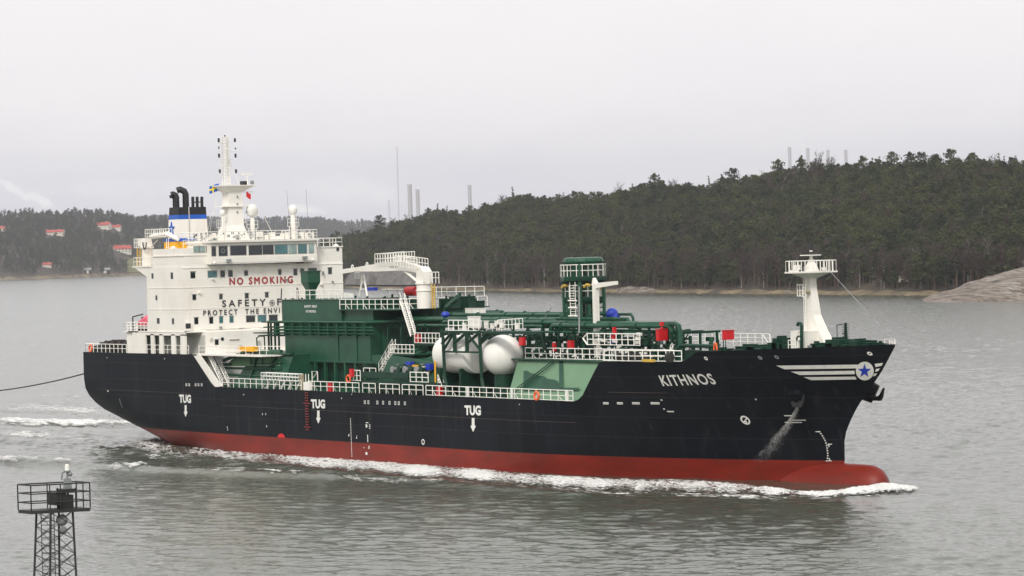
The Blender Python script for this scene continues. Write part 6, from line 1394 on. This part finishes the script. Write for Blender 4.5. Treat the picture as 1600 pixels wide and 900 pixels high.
def make_tree(kind, seed):
    rs = np.random.default_rng(seed); tr = MB(); cl = []
    if kind == 'pine':
        h = 12*(.9+.2*rs.random()); lean = rs.normal(size=2)*.25; tr.tube([(0,0,-1), (lean[0]*.5, lean[1]*.5, h*.5), (lean[0], lean[1], h*.95)], [.26, .19, .06], 6)
        for i in range(17):
            f_ = .26 + .70*(i/16); w = 2*math.pi*rs.random(); reach = (2.7*(1-f_)**.6+.7)*(.5+.7*rs.random()); z = h*f_
            c_ = (lean[0]*f_ + reach*math.cos(w), lean[1]*f_ + reach*math.sin(w), z + .3*rs.random()); tr.bar((lean[0]*f_, lean[1]*f_, z-.7), c_, .07); cl.append((c_[0], c_[1], c_[2], 1.3+.8*rs.random(), .55+.35*rs.random()))
        cl.append((lean[0], lean[1], h, .8, .7)); V, Fc = leaf_cloud(cl, 58, .30, rs)
    elif kind == 'spruce':
        h = 14*(.9+.25*rs.random()); tr.tube([(0,0,-1), (0,0,h*.5), (0,0,h)], [.24, .16, .04], 6)
        for i in range(13):
            f_ = .12 + .86*(i/12); n_ = 3 if f_ < .7 else 1
            for j in range(n_): w = 2*math.pi*(j/n_ + rs.random()*.4); reach = 2.4*(1-f_)*(.6+.4*rs.random()); cl.append((reach*math.cos(w), reach*math.sin(w), h*f_, .45+1.1*(1-f_), .45))
        V, Fc = leaf_cloud(cl, 15, .32, rs)
    else:
        h = 11*(.85+.3*rs.random()); tr.tube([(0,0,-1), (.2, 0, h*.45), (.1, .3, h*.9)], [.2, .13, .04], 6); V = []; Fc = []
        for i in range(26):
            f_ = .3+.6*rs.random(); w = 2*math.pi*rs.random(); L_ = (2.2+2*rs.random())*(1-.4*f_); a = np.array([.15, .1, h*f_]); b = a + np.array([math.cos(w)*L_*.6, math.sin(w)*L_*.6, L_*.9]); tr.tube([a, (a+b)/2+[0,0,-.15], b], [.07, .045, .02], 4, cap=False)
            for k_ in range(16):
                s_ = a + (b-a)*(.3+.75*rs.random()) ; d = rs.normal(size=3)*.55; d[2] = abs(d[2])+.3; e_ = s_ + d; o = len(V); t_ = np.cross(d, rs.normal(size=3)); t_ = t_/np.linalg.norm(t_)*.045; V += [s_-t_, s_+t_, e_+t_*.4, e_-t_*.4]; Fc.append((o, o+1, o+2, o+3))
    return tr, V, Fc
KINDS = [('pine', 'pine_tree', 'pine', 'bark')]*5 + [('spruce', 'spruce_tree', 'pine', 'bark')]*2 + [('bare', 'bare_tree', 'twig', 'bark')]*3 + [('bare', 'birch_tree', 'twig', 'birch')]*2
LAB = {'pine_tree': ('pine tree in the front ranks of the wooded island slope', 'pines in the front ranks of the island slope'),
       'spruce_tree': ('pointed dark conifer in the front ranks of the wooded island slope', 'pointed conifers in the front ranks of the island slope'),
       'bare_tree': ('leafless brown tree standing at the foot of the island wood', 'leafless trees at the foot of the island wood'),
       'birch_tree': ('leafless pale-stemmed birch standing near the island shore', 'birches near the island shore')}
protos = []
for i, (kd, nm, lm, bk) in enumerate(KINDS):
    tr, V, Fc = make_tree(kd, 100+i); protos.append((nm, tr, V, Fc, lm, bk))
def meshes(i):
    nm, tr, V, Fc, lm, bk = protos[i]
    a = bpy.data.meshes.new('trunk'); a.from_pydata(tr.v, [], tr.f); a.materials.append(M[bk]); b = bpy.data.meshes.new('crown'); b.from_pydata([tuple(x) for x in V], [], Fc); b.materials.append(M[lm]); return a, b
tmesh = [meshes(i) for i in range(len(protos))]
rs = np.random.default_rng(11)
cand = []
for _ in range(11000):
    u = rs.uniform(500, 1720); k = .02 + rs.random()**1.15*1.03; p_ = isl.at(u, k); D = isl.Ds(u) + isl.depth*k
    if 540 < u < 662 and .02 < k < .17: continue
    low = k < .10; dec = rs.random()
    big = MN.noise(Vector((p_[0]*.01, p_[1]*.01, 9)))
    if dec < (.62 if low else .10 + max(0, big)*.5): i = int(rs.integers(7, 10)) if rs.random() < .86 else int(rs.integers(10, 12))
    else: i = int(rs.integers(0, 5)) if rs.random() < .94 else int(rs.integers(5, 7))
    sc_ = (.8 + .55*rs.random() + .25*big)*(1.0 if i < 7 else 1.1)*(1.28 if (k > .85 and rs.random() < .08) else 1)
    cand.append((k, u, p_, i, sc_, rs.random()*6.28))
cand.sort(key=lambda c: c[0])
front = cand[:290]; rest = cand[290:]
used_proto = {}
for (k, u, p_, i, sc_, rz) in front:
    nm = protos[i][0]; e_ = bpy.data.objects.new(nm, None); COL.objects.link(e_); e_.location = p_; e_.scale = (sc_,)*3; e_.rotation_euler = (0, 0, rz); tag(e_, LAB[nm][0], 'tree', LAB[nm][1])
    t_ = bpy.data.objects.new('trunk', tmesh[i][0]); COL.objects.link(t_); t_.parent = e_; c_ = bpy.data.objects.new('crown', tmesh[i][1]); COL.objects.link(c_); c_.parent = e_
    used_proto.setdefault(i, (t_, c_))
# trees far up the slope and the far wood: one stuff object each, instanced by geometry nodes
def forest(name, pts, label):
    me = bpy.data.meshes.new(name); me.from_pydata([tuple(c[0]) for c in pts], [], [])
    for an, ty, col_ in (('idx', 'INT', [c[1] for c in pts]), ('sc', 'FLOAT', [c[2] for c in pts]), ('rz', 'FLOAT', [c[3] for c in pts])): a = me.attributes.new(an, ty, 'POINT'); a.data.foreach_set('value', col_)
    o = bpy.data.objects.new(name, me); COL.objects.link(o); tag(o, label, None, None, 'stuff')
    ng = bpy.data.node_groups.new(name, 'GeometryNodeTree'); ng.interface.new_socket('Geometry', in_out='INPUT', socket_type='NodeSocketGeometry'); ng.interface.new_socket('Geometry', in_out='OUTPUT', socket_type='NodeSocketGeometry')
    n = ng.nodes; l = ng.links; gi = n.new('NodeGroupInput'); go = n.new('NodeGroupOutput'); mp = n.new('GeometryNodeMeshToPoints'); l.new(gi.outputs[0], mp.inputs[0]); iop = n.new('GeometryNodeInstanceOnPoints'); l.new(mp.outputs[0], iop.inputs['Points'])
    g2 = n.new('GeometryNodeGeometryToInstance'); js = []
    for i in sorted(used_proto):
        jn = n.new('GeometryNodeJoinGeometry')
        for ob in used_proto[i]:
            inf = n.new('GeometryNodeObjectInfo'); inf.inputs[0].default_value = ob; l.new(inf.outputs['Geometry'], jn.inputs[0])
        js.append(jn)
    for jn in reversed(js): l.new(jn.outputs[0], g2.inputs[0])
    l.new(g2.outputs[0], iop.inputs['Instance']); iop.inputs['Pick Instance'].default_value = True
    for an, dt, sk in (('idx', 'INT', 'Instance Index'), ('sc', 'FLOAT', 'Scale')):
        na = n.new('GeometryNodeInputNamedAttribute'); na.data_type = dt; na.inputs[0].default_value = an; l.new(na.outputs['Attribute'], iop.inputs[sk])
    na = n.new('GeometryNodeInputNamedAttribute'); na.data_type = 'FLOAT'; na.inputs[0].default_value = 'rz'; cx = n.new('ShaderNodeCombineXYZ'); l.new(na.outputs['Attribute'], cx.inputs[2]); l.new(cx.outputs[0], iop.inputs['Rotation'])
    l.new(iop.outputs[0], go.inputs[0]); md = o.modifiers.new('scatter', 'NODES'); md.node_group = ng; return o
order = {i: j for j, i in enumerate(sorted(used_proto))}
def near(i): return order[i] if i in order else 0
forest('island_wood', [(c[2], near(c[3]), c[4], c[5]) for c in rest], 'dense mixed wood of pine and bare trees covering the island slope')
houses = [(191, 390, 27, 'large white house with bright red roof above the field', 23, 1), (164, 352, 22, 'white house with red roof set among bare trees below the ridge', 20, 0), (183, 354, 16, 'group of pale gabled house fronts beside the ridge house', 16, 0), (88, 362, 30, 'long low white house with red roof half hidden by trees', 30, 0), (73, 412, 14, 'small white gabled cottage with red roof above the shore', 11, 1), (2, 356, 16, 'red roof among trees at the left edge of the photo', 16, 0)]
pts = []
hk = []
for (u, v, w, lab, wm, cl_) in houses: p_, k = far.solve(u, v + 5); hk.append((u, k, w, cl_))
for _ in range(8200):
    u = rs.uniform(-520, 450); k = .015 + rs.random()**1.1*1.04; p_ = far.at(u, k)
    if any(abs(u-hu) < w_*.52 and -.16 < k - hkk < .012 for hu, hkk, w_, _ in hk): continue
    if 198 < u < 262 and .02 < k < .22: continue
    if u > 440: continue
    i = int(rs.integers(7, 10)) if rs.random() < .5 else int(rs.integers(0, 5)); pts.append((p_, near(i), .9+.55*rs.random(), rs.random()*6.28))
forest('far_wood', pts, 'hazy grey wood covering the far shore hills on the left')
pts = []
for _ in range(6500):
    u = rs.uniform(215, 720); k = .01 + rs.random()*1.03; p_ = ridge.at(u, k)
    i = int(rs.integers(7, 10)) if rs.random() < .6 else int(rs.integers(0, 5)); pts.append((p_, near(i), 1.1+.6*rs.random(), rs.random()*6.28))
forest('ridge_wood', pts, 'palest wooded ridge fading into haze behind the radar mast and crane')
# field on the far shore
q = MB()
for i in range(13):
    for j in range(7): p_ = far.at(198 + 66*i/12, .018 + .2*j/6); q.v.append((p_[0], p_[1], p_[2]+.5))
q.f = [(i*7+j, (i+1)*7+j, (i+1)*7+j+1, i*7+j+1) for i in range(12) for j in range(6)]; q.m = [0]*len(q.f); tag(q.build('field', M['lawn'], smooth=True), kind='structure')
M['hwall'] = mat('house_wall', (.68, .64, .56), .8); M['hroof'] = mat('red_roof_tiles', (.42, .075, .055), .8, .15, .5); M['hglass'] = mat('house_glass', (.03, .035, .04), .2)
vd = nrm(RM @ np.array([0, 0, 1.]) * [1, 1, 0])
for (u, v, w, lab, wm, cl_) in houses:
    p_, k = far.solve(u, v + 5); D = far.Ds(u) + far.depth*k; W_ = w*D/F; e_ = empty('house', tuple(p_), math.atan2(vd[1], vd[0]) - math.pi/2 + (.35 if cl_ else -.3)); tag(e_, lab, 'house')
    d_, hw_, hr_ = W_*.45, W_*.24, W_*.17
    if w > 25 and not cl_: hw_, hr_ = W_*.13, W_*.10
    q = MB(); q.prism([(-W_/2, -d_/2, -4), (-W_/2, d_/2, -4), (-W_/2, d_/2, hw_), (-W_/2, 0, hw_+hr_), (-W_/2, -d_/2, hw_)], (W_, 0, 0)); q.build('wall', M['hwall'], e_)
    q = MB(); 
    for sg in (-1, 1): q.prism([(-W_/2-.6, sg*(d_/2+.8), hw_-.4), (-W_/2-.6, 0, hw_+hr_+.35), (-W_/2-.6, 0, hw_+hr_+.8), (-W_/2-.6, sg*(d_/2+.8), hw_+.1)], (W_+1.2, 0, 0))
    q.build('roof', M['hroof'], e_)
    nw = 5 if w > 20 else 2
    for r_ in range(2 if hw_ > 5 else 1):
        for i in range(nw): x = -W_/2 + W_*(i+.5)/nw; q = MB(); z = hw_*(.25+.45*r_); q.box((x-W_*.035, -d_/2-.1, z), (x+W_*.035, -d_/2+.05, z+hw_*.2)); q.build('window', M['hglass'], e_)
    q = MB(); q.box((W_*.15, -.6, hw_+hr_*.6), (W_*.15+1.2, .6, hw_+hr_*1.5)); q.build('chimney', M['hwall'], e_)
for (u, v, w, lab) in ((164, 424, 15, 'dark boathouse on the far shore'), (137, 424, 10, 'low brown hut on the far shore left of the boathouse')):
    p_, k = far.solve(u, v+3); W_ = w*5400/F; e_ = empty('boathouse', tuple(p_ + [0, 0, 1]), math.atan2(vd[1], vd[0])-math.pi/2); tag(e_, lab, 'boathouse'); q = MB(); q.prism([(-W_/2, -3, -3), (-W_/2, 3, -3), (-W_/2, 3, 4), (-W_/2, 0, 7), (-W_/2, -3, 4)], (W_, 0, 0)); q.build('wall', M['rust'], e_); q = MB(); q.prism([(-W_/2-.4, -3.6, 3.8), (-W_/2-.4, 0, 7.5), (-W_/2-.4, 3.6, 3.8), (-W_/2-.4, 0, 6.9)], (W_+.8, 0, 0)); q.build('roof', M['greybox'], e_)
    q = MB(); q.box((-W_*.15, -3.1, -2), (W_*.15, -2.95, 3)); q.build('door', M['hwall'], e_)
# no-anchoring sign on the island shore
p_, k = isl.solve(1411, 447); D = isl.Ds(1411)+isl.depth*k; e_ = empty('navigation_sign', tuple(p_), math.atan2(vd[1], vd[0])-math.pi/2); tag(e_, 'pale square sign with crossed-out anchor on posts by the island shore', 'sign')
s_ = D/F; zc_ = H0 + (yh(1411)-436)*s_ - p_[2]; wb, hb_ = 17*s_, 9.5*s_
q = MB(); q.box((-wb/2, -.1, zc_-hb_/2), (wb/2, .1, zc_+hb_/2)); q.build('board', M['hwall'], e_)
q = MB()
for x in (-wb*.3, wb*.3): q.box((x-.15, .11, -1), (x+.15, .4, zc_+hb_/2))
q.build('post', M['rust'], e_)
q = MB(); q.bar((0, -.2, zc_-hb_*.25), (0, -.2, zc_+hb_*.3), .12); q.bar((-.5, -.2, zc_+hb_*.18), (.5, -.2, zc_+hb_*.18), .1); q.tube([(.8*math.cos(w), -.2, zc_ - .1 + .8*math.sin(w)) for w in np.linspace(math.pi*1.1, math.pi*1.9, 8)], .1, 4); q.bar((-wb*.2, -.25, zc_+hb_*.38), (wb*.2, -.25, zc_-hb_*.38), .12)
q.build('symbol', M['rust'], e_)
q = MB(); a = P(1374, 452, D=1500); q.tube([(0,0,-2), (0,0,3)], .12, 6); o = q.build('marker_pole', M['hwall']); o.location = P(1374, 457, Z=0)*[1,1,0] + [0,0,.5]; tag(o, 'thin pale marker pole in the water near the island sign', 'marker')

# ------------------------------------------------------------------ far industry
M['stack'] = mat('concrete_stack', (.50, .485, .50), .9)
lb = ['thicker taller chimney of the pair left of the island ridge', 'thinner chimney just right of the tall pair member', 'lone chimney rising above the left part of the wood', 'leftmost of four faint chimneys above the island wood', 'second from left of four faint chimneys above the wood', 'third from left of four faint chimneys above the wood', 'rightmost of four faint chimneys above the island wood']
for (u, v, r_, d_), lab in zip(((640, 288, 3.4, 11000), (652.3, 296, 2.9, 11000), (733.5, 289, 2.9, 12500), (1233.5, 230, 2.6, 14500), (1262, 231, 2.6, 14500), (1293.5, 234, 2.5, 14500), (1321.5, 234, 2.5, 14500)), lb):
    p_ = P(u, v, D=d_); q = MB(); rr = r_*d_/F; q.lathe((0, 0, 0), [(rr*1.15, 0), (rr, p_[2]*.97), (rr*1.1, p_[2]*.98), (rr*1.05, p_[2])], 14); o = q.build('chimney', M['stack'], smooth=True); o.location = (p_[0], p_[1], 0); tag(o, lab, 'chimney')
for (u, v, w, lab) in ((620.5, 230, 1.1, 'very tall thin radio mast left of the chimney pair'), (608, 313, 1.6, 'short lattice mast left of the tall radio mast')):
    p_ = P(u, v, D=10500); e_ = empty('radio_mast', (p_[0], p_[1], 0)); tag(e_, lab, 'mast'); q = MB(); r_ = w*10500/F
    for i in range(3): a = 2*math.pi*i/3; q.bar((r_*math.cos(a), r_*math.sin(a), 0), (r_*.55*math.cos(a), r_*.55*math.sin(a), p_[2]), .75)
    for i in range(40): q.bar((r_*math.cos(i*2.1), r_*math.sin(i*2.1), p_[2]*i/40), (r_*.7*math.cos(i*2.1+2.1), r_*.7*math.sin(i*2.1+2.1), p_[2]*(i+1)/40), .5)
    q.build('lattice', M['stack'], e_); q = MB(); q.box((-6, -6, 0), (6, 6, 8)); q.build('base', M['stack'], e_)
# ------------------------------------------------------------------ haze
q = MB(); q.box((-17500, -7500, -3.0), (7500, 15500, 620)); hz = bpy.data.materials.new('haze'); hz.use_nodes = True; t_ = hz.node_tree; t_.nodes.remove(t_.nodes['Principled BSDF']); pv = t_.nodes.new('ShaderNodeVolumePrincipled'); pv.inputs['Density'].default_value = .000042; pv.inputs['Color'].default_value = (.89, .92, 1.0, 1); pv.inputs['Anisotropy'].default_value = 0
t_.links.new(pv.outputs[0], t_.nodes['Material Output'].inputs['Volume']); tag(q.build('haze', hz), 'thin grey winter haze over the river', None, None, 'stuff')
